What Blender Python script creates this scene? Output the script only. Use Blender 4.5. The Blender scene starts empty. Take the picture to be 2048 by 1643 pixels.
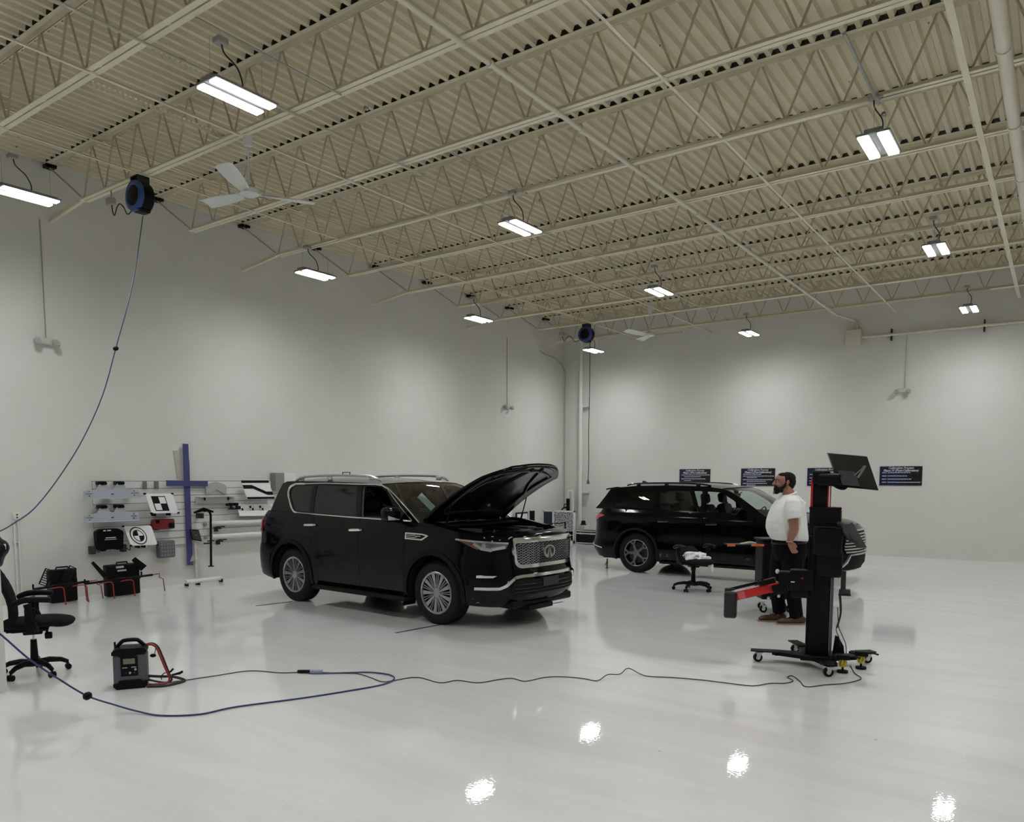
import bpy, bmesh, math, random
from math import sin, cos, pi, radians, sqrt, atan2, exp, hypot
from mathutils import Vector, Matrix, Euler
from mathutils.geometry import delaunay_2d_cdt
random.seed(7)
SC = bpy.context.scene
COL = SC.collection

# ------------------------------------------------------------------ materials
MATS = {}
def mat(name, col, rough=0.5, metal=0.0, spec=0.5, coat=0.0, bump=0.0, bscale=50.0, var=0.0, vscale=4.0, emit=0.0):
    if name in MATS: return MATS[name]
    m = bpy.data.materials.new(name); m.use_nodes = True
    nt = m.node_tree; b = nt.nodes['Principled BSDF']
    b.inputs['Base Color'].default_value = (*col, 1)
    b.inputs['Roughness'].default_value = rough
    b.inputs['Metallic'].default_value = metal
    b.inputs['Specular IOR Level'].default_value = spec
    b.inputs['Coat Weight'].default_value = coat
    b.inputs['Coat Roughness'].default_value = 0.03
    if emit:
        b.inputs['Emission Color'].default_value = (*col, 1); b.inputs['Emission Strength'].default_value = emit
    if bump or var:
        tc = nt.nodes.new('ShaderNodeTexCoord')
    if bump:
        n = nt.nodes.new('ShaderNodeTexNoise'); n.inputs['Scale'].default_value = bscale; n.inputs['Detail'].default_value = 3
        nt.links.new(tc.outputs['Object'], n.inputs['Vector'])
        bp = nt.nodes.new('ShaderNodeBump'); bp.inputs['Strength'].default_value = bump; bp.inputs['Distance'].default_value = 0.01
        nt.links.new(n.outputs['Fac'], bp.inputs['Height']); nt.links.new(bp.outputs['Normal'], b.inputs['Normal'])
    if var:
        n2 = nt.nodes.new('ShaderNodeTexNoise'); n2.inputs['Scale'].default_value = vscale; n2.inputs['Detail'].default_value = 5
        nt.links.new(tc.outputs['Object'], n2.inputs['Vector'])
        cr = nt.nodes.new('ShaderNodeValToRGB')
        cr.color_ramp.elements[0].position = 0.3; cr.color_ramp.elements[1].position = 0.7
        cr.color_ramp.elements[0].color = (*[c*(1-var) for c in col], 1)
        cr.color_ramp.elements[1].color = (*[min(1, c*(1+var)) for c in col], 1)
        nt.links.new(n2.outputs['Fac'], cr.inputs['Fac']); nt.links.new(cr.outputs['Color'], b.inputs['Base Color'])
    MATS[name] = m
    return m

def glass(name, tint, trans, rough=0.0):
    """thin sheet glass: mostly see-through, mirror-like at grazing angles"""
    m = bpy.data.materials.new(name); m.use_nodes = True; nt = m.node_tree
    nt.nodes.clear()
    o = nt.nodes.new('ShaderNodeOutputMaterial'); mx = nt.nodes.new('ShaderNodeMixShader')
    t = nt.nodes.new('ShaderNodeBsdfTransparent'); g = nt.nodes.new('ShaderNodeBsdfGlossy')
    f = nt.nodes.new('ShaderNodeFresnel'); f.inputs['IOR'].default_value = 1.5
    t.inputs['Color'].default_value = (*[c*trans for c in tint], 1)
    g.inputs['Roughness'].default_value = rough; g.inputs['Color'].default_value = (1, 1, 1, 1)
    nt.links.new(f.outputs[0], mx.inputs[0]); nt.links.new(t.outputs[0], mx.inputs[1]); nt.links.new(g.outputs[0], mx.inputs[2])
    nt.links.new(mx.outputs[0], o.inputs['Surface'])
    MATS[name] = m
    return m

def nodes_mat(name):
    m = bpy.data.materials.new(name); m.use_nodes = True; MATS[name] = m
    nt = m.node_tree
    return m, nt, nt.nodes['Principled BSDF'], lambda t: nt.nodes.new(t), nt.links.new

def wall_mat():
    m, nt, b, N, L = nodes_mat('painted_block_wall')
    g = N('ShaderNodeNewGeometry'); sp = N('ShaderNodeSeparateXYZ'); L(g.outputs['Position'], sp.inputs[0])
    ad = N('ShaderNodeMath'); ad.operation = 'ADD'; L(sp.outputs['X'], ad.inputs[0]); L(sp.outputs['Y'], ad.inputs[1])
    cb = N('ShaderNodeCombineXYZ'); L(ad.outputs[0], cb.inputs['X']); L(sp.outputs['Z'], cb.inputs['Y'])
    br = N('ShaderNodeTexBrick'); br.inputs['Scale'].default_value = 1.0
    br.inputs['Brick Width'].default_value = 0.4; br.inputs['Row Height'].default_value = 0.2
    br.inputs['Mortar Size'].default_value = 0.004; br.inputs['Mortar Smooth'].default_value = 0.6
    br.inputs['Color1'].default_value = (1,1,1,1); br.inputs['Color2'].default_value = (1,1,1,1); br.inputs['Mortar'].default_value = (0,0,0,1)
    L(cb.outputs[0], br.inputs['Vector'])
    n = N('ShaderNodeTexNoise'); n.inputs['Scale'].default_value = 60; L(g.outputs['Position'], n.inputs['Vector'])
    b1 = N('ShaderNodeBump'); b1.inputs['Strength'].default_value = 0.12; b1.inputs['Distance'].default_value = 0.01; L(br.outputs['Color'], b1.inputs['Height'])
    b2 = N('ShaderNodeBump'); b2.inputs['Strength'].default_value = 0.15; b2.inputs['Distance'].default_value = 0.004
    L(n.outputs['Fac'], b2.inputs['Height']); L(b1.outputs[0], b2.inputs['Normal']); L(b2.outputs[0], b.inputs['Normal'])
    n2 = N('ShaderNodeTexNoise'); n2.inputs['Scale'].default_value = 0.8; n2.inputs['Detail'].default_value = 4; L(g.outputs['Position'], n2.inputs['Vector'])
    cr = N('ShaderNodeValToRGB'); cr.color_ramp.elements[0].position = .35; cr.color_ramp.elements[1].position = .65
    cr.color_ramp.elements[0].color = (.70, .69, .65, 1); cr.color_ramp.elements[1].color = (.735, .725, .685, 1)
    L(n2.outputs['Fac'], cr.inputs['Fac']); L(cr.outputs[0], b.inputs['Base Color'])
    b.inputs['Roughness'].default_value = 0.55; b.inputs['Specular IOR Level'].default_value = .3
    return m

def floor_mat():
    m, nt, b, N, L = nodes_mat('white_epoxy_floor')
    g = N('ShaderNodeNewGeometry')
    # roller streaks and scuffs in the coating
    mp = N('ShaderNodeMapping'); mp.inputs['Scale'].default_value = (.5, 3.0, 1); mp.inputs['Rotation'].default_value = (0, 0, .5)
    L(g.outputs['Position'], mp.inputs['Vector'])
    n = N('ShaderNodeTexNoise'); n.inputs['Scale'].default_value = 1.1; n.inputs['Detail'].default_value = 8; n.inputs['Distortion'].default_value = .8
    L(mp.outputs[0], n.inputs['Vector'])
    cr = N('ShaderNodeValToRGB'); cr.color_ramp.elements[0].position = .3; cr.color_ramp.elements[1].position = .62
    cr.color_ramp.elements[0].color = (.72, .725, .71, 1); cr.color_ramp.elements[1].color = (.80, .805, .79, 1)
    L(n.outputs['Fac'], cr.inputs['Fac'])
    # thin pale scratches
    w = N('ShaderNodeTexNoise'); w.inputs['Scale'].default_value = 2.4; w.inputs['Detail'].default_value = 2; w.inputs['Distortion'].default_value = 2.2
    mp2 = N('ShaderNodeMapping'); mp2.inputs['Scale'].default_value = (.35, 1.6, 1); mp2.inputs['Rotation'].default_value = (0, 0, -.6)
    L(g.outputs['Position'], mp2.inputs['Vector']); L(mp2.outputs[0], w.inputs['Vector'])
    c2 = N('ShaderNodeValToRGB'); e = c2.color_ramp.elements
    e[0].position = .495; e[0].color = (0,0,0,1); e[1].position = .5; e[1].color = (1,1,1,1); x = e.new(.506); x.color = (0,0,0,1)
    L(w.outputs['Fac'], c2.inputs['Fac'])
    w3 = N('ShaderNodeTexNoise'); w3.inputs['Scale'].default_value = 1.2; w3.inputs['Detail'].default_value = 3; L(g.outputs['Position'], w3.inputs['Vector'])
    c3 = N('ShaderNodeValToRGB'); c3.color_ramp.elements[0].position = .55; c3.color_ramp.elements[1].position = .62; L(w3.outputs['Fac'], c3.inputs['Fac'])
    mu = N('ShaderNodeMath'); mu.operation = 'MULTIPLY'; L(c2.outputs[0], mu.inputs[0]); L(c3.outputs[0], mu.inputs[1])
    mx = N('ShaderNodeMixRGB'); mx.inputs['Color2'].default_value = (.86, .86, .85, 1); L(mu.outputs[0], mx.inputs['Fac']); L(cr.outputs[0], mx.inputs['Color1'])
    # sparse dark specks
    v = N('ShaderNodeTexVoronoi'); v.inputs['Scale'].default_value = 1.6; L(g.outputs['Position'], v.inputs['Vector'])
    c4 = N('ShaderNodeValToRGB'); c4.color_ramp.elements[0].position = .012; c4.color_ramp.elements[1].position = .02
    c4.color_ramp.elements[0].color = (1,1,1,1); c4.color_ramp.elements[1].color = (0,0,0,1); L(v.outputs['Distance'], c4.inputs['Fac'])
    mx2 = N('ShaderNodeMixRGB'); mx2.inputs['Color2'].default_value = (.25, .24, .22, 1); L(c4.outputs[0], mx2.inputs['Fac']); L(mx.outputs[0], mx2.inputs['Color1'])
    L(mx2.outputs[0], b.inputs['Base Color'])
    b.inputs['Roughness'].default_value = .32; b.inputs['Specular IOR Level'].default_value = .35
    b.inputs['Coat Weight'].default_value = 1.0; b.inputs['Coat IOR'].default_value = 1.5
    n4 = N('ShaderNodeTexNoise'); n4.inputs['Scale'].default_value = .9; n4.inputs['Detail'].default_value = 6; L(g.outputs['Position'], n4.inputs['Vector'])
    mr = N('ShaderNodeMapRange'); mr.inputs['From Min'].default_value = .3; mr.inputs['From Max'].default_value = .7
    mr.inputs['To Min'].default_value = .008; mr.inputs['To Max'].default_value = .035; L(n4.outputs['Fac'], mr.inputs['Value'])
    L(mr.outputs[0], b.inputs['Coat Roughness'])
    # orange-peel ripples of the epoxy
    n5 = N('ShaderNodeTexNoise'); n5.inputs['Scale'].default_value = 48; n5.inputs['Detail'].default_value = 2; L(g.outputs['Position'], n5.inputs['Vector'])
    bp = N('ShaderNodeBump'); bp.inputs['Strength'].default_value = .08; bp.inputs['Distance'].default_value = .0024
    L(n5.outputs['Fac'], bp.inputs['Height']); L(bp.outputs[0], b.inputs['Coat Normal'])
    return m

def deck_mat():
    m, nt, b, N, L = nodes_mat('cream_roof_deck')
    g = N('ShaderNodeNewGeometry')
    n = N('ShaderNodeTexNoise'); n.inputs['Scale'].default_value = 1.3; n.inputs['Detail'].default_value = 6; L(g.outputs['Position'], n.inputs['Vector'])
    cr = N('ShaderNodeValToRGB'); cr.color_ramp.elements[0].position = .3; cr.color_ramp.elements[1].position = .7
    cr.color_ramp.elements[0].color = (.60, .54, .39, 1); cr.color_ramp.elements[1].color = (.68, .615, .455, 1)
    L(n.outputs['Fac'], cr.inputs['Fac'])
    # paint chips and screw marks, small dark flecks
    mp = N('ShaderNodeMapping'); mp.inputs['Scale'].default_value = (1.6, .55, 1); L(g.outputs['Position'], mp.inputs['Vector'])
    v = N('ShaderNodeTexVoronoi'); v.inputs['Scale'].default_value = 3.2; L(mp.outputs[0], v.inputs['Vector'])
    c4 = N('ShaderNodeValToRGB'); c4.color_ramp.elements[0].position = .03; c4.color_ramp.elements[1].position = .045
    c4.color_ramp.elements[0].color = (1,1,1,1); c4.color_ramp.elements[1].color = (0,0,0,1); L(v.outputs['Distance'], c4.inputs['Fac'])
    mx = N('ShaderNodeMixRGB'); mx.inputs['Color2'].default_value = (.14, .12, .08, 1); L(c4.outputs[0], mx.inputs['Fac']); L(cr.outputs[0], mx.inputs['Color1'])
    L(mx.outputs[0], b.inputs['Base Color']); b.inputs['Roughness'].default_value = .6; b.inputs['Specular IOR Level'].default_value = .3
    return m

M_WALL = wall_mat(); M_FLOOR = floor_mat(); M_DECK = deck_mat()
M_STEEL = mat('cream_painted_steel', (.74, .685, .53), .5, var=.06, vscale=2)
M_CONDUIT = mat('grey_conduit', (.42, .42, .40), .4, .6)
M_CREAMPIPE = mat('cream_painted_pipe', (.68, .64, .52), .45)
M_WHITEPIPE = mat('white_painted_pipe', (.74, .74, .71), .4)
M_BLACK = mat('black_plastic', (.0035, .0035, .004), .42, spec=.16, bump=.1, bscale=300)
M_BLACKGL = mat('gloss_black_plastic', (.008, .008, .009), .15, coat=.5)
M_DKGREY = mat('dark_grey_plastic', (.028, .029, .031), .5, spec=.35, bump=.1, bscale=250)
M_FABRIC = mat('charcoal_fabric', (.012, .012, .0135), .95, spec=.12, bump=.4, bscale=700)
M_WHITE = mat('white_panel', (.80, .80, .80), .45)
M_LTGREY = mat('light_grey_metal', (.55, .56, .58), .45, .15)
M_CHROME = mat('chrome', (.80, .80, .79), .12, 1.0)
M_ALU = mat('brushed_aluminium', (.62, .62, .62), .32, .9)
M_RED = mat('red_powder_coat', (.52, .012, .012), .35)
M_BLUECORD = mat('blue_cord_jacket', (.022, .03, .13), .45)
M_BLACKCORD = mat('black_cord_jacket', (.015, .015, .017), .5)
M_BLUETAPE = mat('blue_painted_board', (.055, .06, .19), .55, var=.1, vscale=6)
M_LAMP = None

# ------------------------------------------------------------------ mesh builder
class MB:
    def __init__(s): s.v = []; s.f = []
    def add(s, vs, fs, M=None):
        n = len(s.v)
        s.v += [(M @ Vector(p)) if M is not None else Vector(p) for p in vs]
        s.f += [tuple(i+n for i in f) for f in fs]; return s
    def box(s, c, d, rot=(0,0,0), bev=0, M=None):
        m = Matrix.Translation(c) @ Euler(rot).to_matrix().to_4x4()
        if M is not None: m = M @ m
        x, y, z = d[0]/2, d[1]/2, d[2]/2
        if bev <= 0:
            vs = [(-x,-y,-z),(x,-y,-z),(x,y,-z),(-x,y,-z),(-x,-y,z),(x,-y,z),(x,y,z),(-x,y,z)]
            return s.add(vs, [(0,3,2,1),(4,5,6,7),(0,1,5,4),(1,2,6,5),(2,3,7,6),(3,0,4,7)], m)
        bm = bmesh.new(); bmesh.ops.create_cube(bm, size=1)
        for v in bm.verts: v.co = Vector((v.co.x*2*x, v.co.y*2*y, v.co.z*2*z))
        bmesh.ops.bevel(bm, geom=bm.edges[:], offset=min(bev, .98*min(x, y, z)), segments=3, affect='EDGES', profile=.5)
        bm.verts.index_update()
        s.add([v.co.copy() for v in bm.verts], [tuple(v.index for v in f.verts) for f in bm.faces], m); bm.free(); return s
    def tube(s, pts, r, seg=8, cap=True, closed=False, M=None):
        pts = [Vector(p) for p in pts]; n = len(pts)
        R = r if isinstance(r, (list, tuple)) else [r]*n
        vs = []; fs = []; up = None
        for i, p in enumerate(pts):
            if closed: t = (pts[(i+1) % n]-pts[i-1])
            else: t = (pts[min(i+1, n-1)]-pts[max(i-1, 0)])
            if t.length < 1e-9: t = Vector((0,0,1))
            t.normalize()
            if up is None: up = Vector((0,0,1)) if abs(t.z) < .9 else Vector((1,0,0))
            a = t.cross(up)
            if a.length < 1e-6: a = t.orthogonal()
            a.normalize(); b = a.cross(t).normalized(); up = b
            for k in range(seg):
                q = 2*pi*k/seg; vs.append(p+(a*cos(q)+b*sin(q))*R[i])
        m = n if closed else n-1
        for i in range(m):
            for k in range(seg):
                k2 = (k+1) % seg; j = (i+1) % n
                fs.append((i*seg+k, i*seg+k2, j*seg+k2, j*seg+k))
        if cap and not closed:
            fs.append(tuple(range(seg-1, -1, -1))); fs.append(tuple((n-1)*seg+k for k in range(seg)))
        return s.add(vs, fs, M)
    def cyl(s, p0, p1, r, seg=16, r2=None, M=None): return s.tube([p0, p1], [r, r if r2 is None else r2], seg, M=M)
    def lathe(s, prof, seg=32, M=None, close=False):
        """profile [(radius, height)] about local Z"""
        vs = []; fs = []; n = len(prof)
        for k in range(seg):
            a = 2*pi*k/seg
            for r, z in prof: vs.append((r*cos(a), r*sin(a), z))
        for k in range(seg):
            k2 = (k+1) % seg
            for i in range(n if close else n-1):
                j = (i+1) % n
                fs.append((k*n+i, k2*n+i, k2*n+j, k*n+j))
        return s.add(vs, fs, M)
    def prism(s, poly, h, M=None):
        """2D polygon in XY extruded along +Z by h"""
        n = len(poly)
        vs = [(x, y, 0) for x, y in poly]+[(x, y, h) for x, y in poly]
        fs = [tuple(range(n-1, -1, -1)), tuple(range(n, 2*n))]+[(i, (i+1) % n, n+(i+1) % n, n+i) for i in range(n)]
        return s.add(vs, fs, M)
    def ell(s, c, d, rot=(0,0,0), seg=16, M=None):
        m = Matrix.Translation(c) @ Euler(rot).to_matrix().to_4x4()
        if M is not None: m = M @ m
        vs = []; fs = []; rg = seg//2
        for i in range(rg+1):
            t = pi*i/rg
            for k in range(seg):
                a = 2*pi*k/seg; vs.append((d[0]*sin(t)*cos(a), d[1]*sin(t)*sin(a), d[2]*cos(t)))
        for i in range(rg):
            for k in range(seg):
                k2 = (k+1) % seg; fs.append((i*seg+k, (i+1)*seg+k, (i+1)*seg+k2, i*seg+k2))
        return s.add(vs, fs, m)
    def grid(s, fn, nu, nv, M=None):
        vs = [fn(i/nu, j/nv) for i in range(nu+1) for j in range(nv+1)]
        fs = [(i*(nv+1)+j, (i+1)*(nv+1)+j, (i+1)*(nv+1)+j+1, i*(nv+1)+j+1) for i in range(nu) for j in range(nv)]
        return s.add(vs, fs, M)
    def build(s, name, m, parent=None, smooth=True, ang=40, fixn=False):
        me = bpy.data.meshes.new(name); me.from_pydata([tuple(v) for v in s.v], [], s.f)
        if fixn:
            bm = bmesh.new(); bm.from_mesh(me); bmesh.ops.remove_doubles(bm, verts=bm.verts, dist=1e-5)
            bmesh.ops.recalc_face_normals(bm, faces=bm.faces); bm.to_mesh(me); bm.free()
        me.update()
        if smooth:
            me.shade_smooth()
            try: me.set_sharp_from_angle(angle=radians(ang))
            except Exception: pass
        ms = m if isinstance(m, (list, tuple)) else [m]
        for k in ms: me.materials.append(k)
        o = bpy.data.objects.new(name, me); COL.objects.link(o)
        if parent: o.parent = parent
        return o

def remesh(mb, vox, smooth_it=3):
    """fuse overlapping volumes into one continuous skin"""
    o = mb.build('tmp', M_BLACK, smooth=False)
    r = o.modifiers.new('r', 'REMESH'); r.mode = 'VOXEL'; r.voxel_size = vox
    if smooth_it:
        sm = o.modifiers.new('s', 'SMOOTH'); sm.iterations = smooth_it; sm.factor = .6
    dg = bpy.context.evaluated_depsgraph_get(); dg.update()
    me = bpy.data.meshes.new_from_object(o.evaluated_get(dg))
    out = MB(); out.v = [v.co.copy() for v in me.vertices]; out.f = [tuple(p.vertices) for p in me.polygons]
    bpy.data.objects.remove(o); bpy.data.meshes.remove(me)
    return out

def empty(name, loc=(0,0,0), rz=0, **kw):
    o = bpy.data.objects.new(name, None); COL.objects.link(o); o.location = loc; o.rotation_euler = (0,0,rz)
    o.empty_display_size = .1
    return tag(o, **kw)
def tag(o, label=None, cat=None, group=None, kind=None):
    if label: o['label'] = label
    if cat: o['category'] = cat
    if group: o['group'] = group
    if kind: o['kind'] = kind
    return o
def kids(o): return [c for c in list(COL.objects) if c.parent is o]
def dup(root, loc=None, rz=None, label=None, group=None):
    def cp(o, par):
        c = o.copy(); COL.objects.link(c); c.parent = par
        for ch in kids(o): cp(ch, c)
        return c
    r = cp(root, None)
    if loc is not None: r.location = loc
    if rz is not None: r.rotation_euler = (0,0,rz)
    if label: r['label'] = label
    if group: r['group'] = group
    return r
def smooth_path(pts, k=6):
    pts = [Vector(p) for p in pts]; out = []
    for i in range(len(pts)-1):
        p0 = pts[max(i-1, 0)]; p1 = pts[i]; p2 = pts[i+1]; p3 = pts[min(i+2, len(pts)-1)]
        for j in range(k):
            t = j/k
            out.append(.5*((2*p1)+(-p0+p2)*t+(2*p0-5*p1+4*p2-p3)*t*t+(-p0+3*p1-3*p2+p3)*t**3))
    out.append(pts[-1]); return out
def text(body, size, name, m, parent, M, align='CENTER', bold=0, shear=0, sx=1):
    c = bpy.data.curves.new(name, 'FONT'); c.body = body; c.size = size; c.align_x = align; c.align_y = 'CENTER'
    c.offset = bold; c.shear = shear; c.extrude = .001; c.resolution_u = 3
    t = bpy.data.objects.new('tmp', c); COL.objects.link(t)
    dg = bpy.context.evaluated_depsgraph_get(); dg.update()
    me = bpy.data.meshes.new_from_object(t.evaluated_get(dg)); me.transform(M @ Matrix.Diagonal((sx,1,1,1)))
    bpy.data.objects.remove(t); me.materials.clear(); me.materials.append(m)
    o = bpy.data.objects.new(name, me); COL.objects.link(o); o.parent = parent
    return o
# ------------------------------------------------------------------ camera
cam = bpy.data.cameras.new('camera'); co = bpy.data.objects.new('camera', cam); COL.objects.link(co)
cam.sensor_width = 36; cam.lens = 1537/2048*36; cam.clip_start = .05; cam.clip_end = 200
cam.shift_y = (1092-821.5)/2048
co.location = (0, 0, 1.83); co.rotation_euler = (radians(90-5.02), 0, radians(35.51))
SC.camera = co
SC.view_settings.view_transform = 'Standard'; SC.view_settings.look = 'None'; SC.view_settings.gamma = 1
SC.view_settings.use_curve_mapping = False
SC.view_settings.exposure = 0.0
w = bpy.data.worlds.new('world'); SC.world = w; w.use_nodes = True
w.node_tree.nodes['Background'].inputs[0].default_value = (.9, .92, 1, 1); w.node_tree.nodes['Background'].inputs[1].default_value = 0.02

# ------------------------------------------------------------------ room shell
XL, XR, YF, YB, ZC = -12.4, 7.5, -6.0, 20.05, 6.47
def struct(name, mb, m, **k): return tag(mb.build(name, m, None, **k), kind='structure')
struct('floor', MB().box(((XL+XR)/2, (YF+YB)/2, -.1), (XR-XL+.4, YB-YF+.4, .2)), M_FLOOR, smooth=False)
struct('wall_left', MB().box((XL-.1, (YF+YB)/2, 3.25), (.2, YB-YF+.4, 6.5)), M_WALL, smooth=False)
struct('wall_right', MB().box((XR+.1, (YF+YB)/2, 3.25), (.2, YB-YF+.4, 6.5)), M_WALL, smooth=False)
struct('wall_back', MB().box(((XL+XR)/2, YB+.1, 3.25), (XR-XL+.4, .2, 6.5)), M_WALL, smooth=False)
struct('wall_front', MB().box(((XL+XR)/2, YF-.1, 3.25), (XR-XL+.4, .2, 6.5)), M_WALL, smooth=False)
# corrugated steel roof deck, ribs running front to back; bare dark steel inside the flutes where they cross a joist
JY = [5.594+1.643*n for n in range(-7, 9)]; JY[-1] = 18.86
mb = MB(); prof = []; x = XL-.15; P_ = .1524
while x < XR+.15:
    prof += [(x, 6.472), (x+.062, 6.472), (x+.082, 6.424), (x+.132, 6.424)]; x += P_
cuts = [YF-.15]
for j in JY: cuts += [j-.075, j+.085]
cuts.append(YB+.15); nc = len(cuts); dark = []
for i, (a, z) in enumerate(prof):
    mb.v += [Vector((a, y, z)) for y in cuts]
    if i:
        for k in range(nc-1):
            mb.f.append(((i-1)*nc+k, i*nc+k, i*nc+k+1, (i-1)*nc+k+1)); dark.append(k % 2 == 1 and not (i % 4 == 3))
mb.box(((XL+XR)/2, (YF+YB)/2, 6.54), (XR-XL+.4, YB-YF+.4, .1))
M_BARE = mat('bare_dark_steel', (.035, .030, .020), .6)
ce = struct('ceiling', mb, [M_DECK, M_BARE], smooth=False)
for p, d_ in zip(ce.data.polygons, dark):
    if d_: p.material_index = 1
# stub of partition wall at the left of the frame
struct('wall_partition', MB().box((-7.715, 2.417, .60), (1.0, .16, 1.2), rot=(0, 0, radians(35.5))).box((-7.715, 2.417, 1.21), (1.0, .17, .02), rot=(0, 0, radians(35.5))), M_WALL, smooth=False)

# ------------------------------------------------------------------ roof joists
def make_joist(L0, L1, ext):
    r = empty('steel_joist')
    t = MB(); b = MB(); wv = MB()
    for sy in (-1, 1):
        t.box(((L0+L1)/2, sy*.036, 6.419), (L1-L0, .056, .007)); t.box(((L0+L1)/2, sy*.011, 6.393), (L1-L0, .006, .055))
        b0 = -11.36
        b.box(((b0+L1)/2, sy*.036, 5.703), (L1-b0, .056, .007)); b.box(((b0+L1)/2, sy*.011, 5.729), (L1-b0, .006, .055))
    x = b0+.29
    while x < L1:                       # spacer tabs between the chord angles
        b.box((x, 0, 5.716), (.05, .022, .02)); t.box((x+.29, 0, 6.40), (.05, .022, .02)); x += 1.16
    pts = [(L0+.05, 0, 6.39), (b0, 0, 5.73)]; x = b0
    while x < L1-.6:
        pts += [(x+.29, 0, 6.40), (x+.58, 0, 5.725)]; x += .58
    for i in range(len(pts)-1):
        wv.cyl(pts[i], pts[i+1], .0125, 6)
    if ext:
        b.box((-11.88, 0, 5.655), (1.04, .05, .006), rot=(0, -.11, 0)); b.box((-11.88, -.022, 5.68), (1.04, .006, .05), rot=(0, -.11, 0))
    t.build('top_chord', M_STEEL, r, smooth=False); b.build('bottom_chord', M_STEEL, r, smooth=False); wv.build('web', mat('shaded_cream_web', (.50, .44, .30), .5), r)  # web keeps the joist paint, darkened: its shade is put into the colour
    s = MB().box((-12.33, 0, 6.385), (.12, .13, .05)).box((-12.2, .0, 6.36), (.10, .05, .05), rot=(0, .3, 0))
    s.build('bearing_seat', M_BLACK, r, smooth=False)
    return r
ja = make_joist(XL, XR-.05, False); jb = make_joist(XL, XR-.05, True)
ords = ['ninth','eighth','seventh','sixth','fifth','fourth','third','second','first']
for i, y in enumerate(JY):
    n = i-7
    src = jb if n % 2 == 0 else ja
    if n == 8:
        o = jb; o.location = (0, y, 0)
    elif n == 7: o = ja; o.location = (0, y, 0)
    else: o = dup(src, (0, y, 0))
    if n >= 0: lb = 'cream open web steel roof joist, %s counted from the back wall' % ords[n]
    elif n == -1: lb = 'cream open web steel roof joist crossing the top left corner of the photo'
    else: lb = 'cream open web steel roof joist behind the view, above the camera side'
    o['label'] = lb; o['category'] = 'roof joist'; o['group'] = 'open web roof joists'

# bridging lines, pipes and conduits running front to back under the joists
def bar(name, x, z, y0, y1, kind, m, label, cat, d=.03):
    mb = MB()
    if kind == 'angle':
        mb.box((x, (y0+y1)/2, z), (d, y1-y0, .005)); mb.box((x-d/2, (y0+y1)/2, z+d/2), (.005, y1-y0, d))
        for j in JY:
            if y0 < j < y1: mb.box((x, j, z+.012), (.06, .07, .02))
    elif kind == 'strut':
        mb.box((x, (y0+y1)/2, z+.02), (.042, y1-y0, .003))
        y = y0
        while y < y1:
            for s in (-1, 1): mb.box((x+s*.02, y+.015, z), (.003, .03, .042))
            y += .055
    else:
        mb.cyl((x, y0, z), (x, y1, z), d, 14)
        for j in JY:
            if y0 < j < y1: mb.lathe([(d, -.02), (d+.01, -.02), (d+.01, .02), (d, .02)], 14, Matrix.Translation((x, j+.35, z)) @ Matrix.Rotation(pi/2, 4, 'X'))
    o = mb.build(name, m, None); tag(o, label, cat); return o
bar('bridging_angle', -9.75, 5.69, YF+.02, YB-.02, 'angle', M_STEEL, 'thin cream bridging angle under the joists, closest to the left wall', 'bridging')
bar('bridging_angle', -10.75, 6.33, YF+.02, YB-.02, 'angle', M_STEEL, 'thin cream bridging angle tied to the upper chords close to the left wall', 'bridging')
bar('bridging_angle', -7.76, 5.69, YF+.02, YB-.02, 'angle', M_STEEL, 'cream bridging angle under the joists passing over the near ceiling fan', 'bridging')
bar('bridging_angle', -3.35, 5.69, YF+.02, YB-.02, 'angle', M_STEEL, 'cream bridging angle just right of the thick cream pipe', 'bridging')
bar('bridging_angle', -.95, 5.69, YF+.02, YB-.02, 'angle', M_STEEL, 'wide cream bridging angle near the right edge of the photo', 'bridging', .06)
bar('bridging_angle', -.64, 5.69, YF+.02, YB-.02, 'angle', M_STEEL, 'narrow cream bridging angle beside the vertical looking sprinkler main', 'bridging')
bar('slotted_strut', -7.1, 5.80, 4.0, 5.6, 'strut', M_STEEL, 'cream slotted strut between two joists beside the big left ceiling lamp', 'strut')
bar('slotted_strut', -8.16, 5.80, 4.0, 5.75, 'strut', M_STEEL, 'cream slotted strut left of the big ceiling lamp, reaching toward the fan', 'strut')
bar('ceiling_pipe', -4.49, 5.64, YF+.02, 19.3, 'pipe', M_CREAMPIPE, 'long cream painted pipe running diagonally across the middle of the ceiling', 'pipe', .026)
bar('sprinkler_main', -.56, 5.28, YF+.02, 19.2, 'pipe', M_CREAMPIPE, 'thick cream sprinkler main at the top right edge', 'pipe', .055)
bar('electrical_conduit', -6.80, 5.665, 2.6, 18.5, 'pipe', mat('painted_conduit', (.50,.48,.40), .45), 'grey electrical conduit feeding the middle row of ceiling lamps', 'conduit', .013)
bar('electrical_conduit', -6.11, 5.68, 4.0, 5.6, 'pipe', M_CONDUIT, 'short grey conduit above the big left ceiling lamp', 'conduit', .010)
bar('electrical_conduit', -6.10, 5.68, 7.3, 8.9, 'pipe', M_CONDUIT, 'short grey conduit above the second lamp of the middle row', 'conduit', .010)
bar('electrical_conduit', -1.74, 5.68, 7.4, 8.95, 'pipe', M_CONDUIT, 'grey conduit leading to the brightest right hand lamp', 'conduit', .016)
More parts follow.
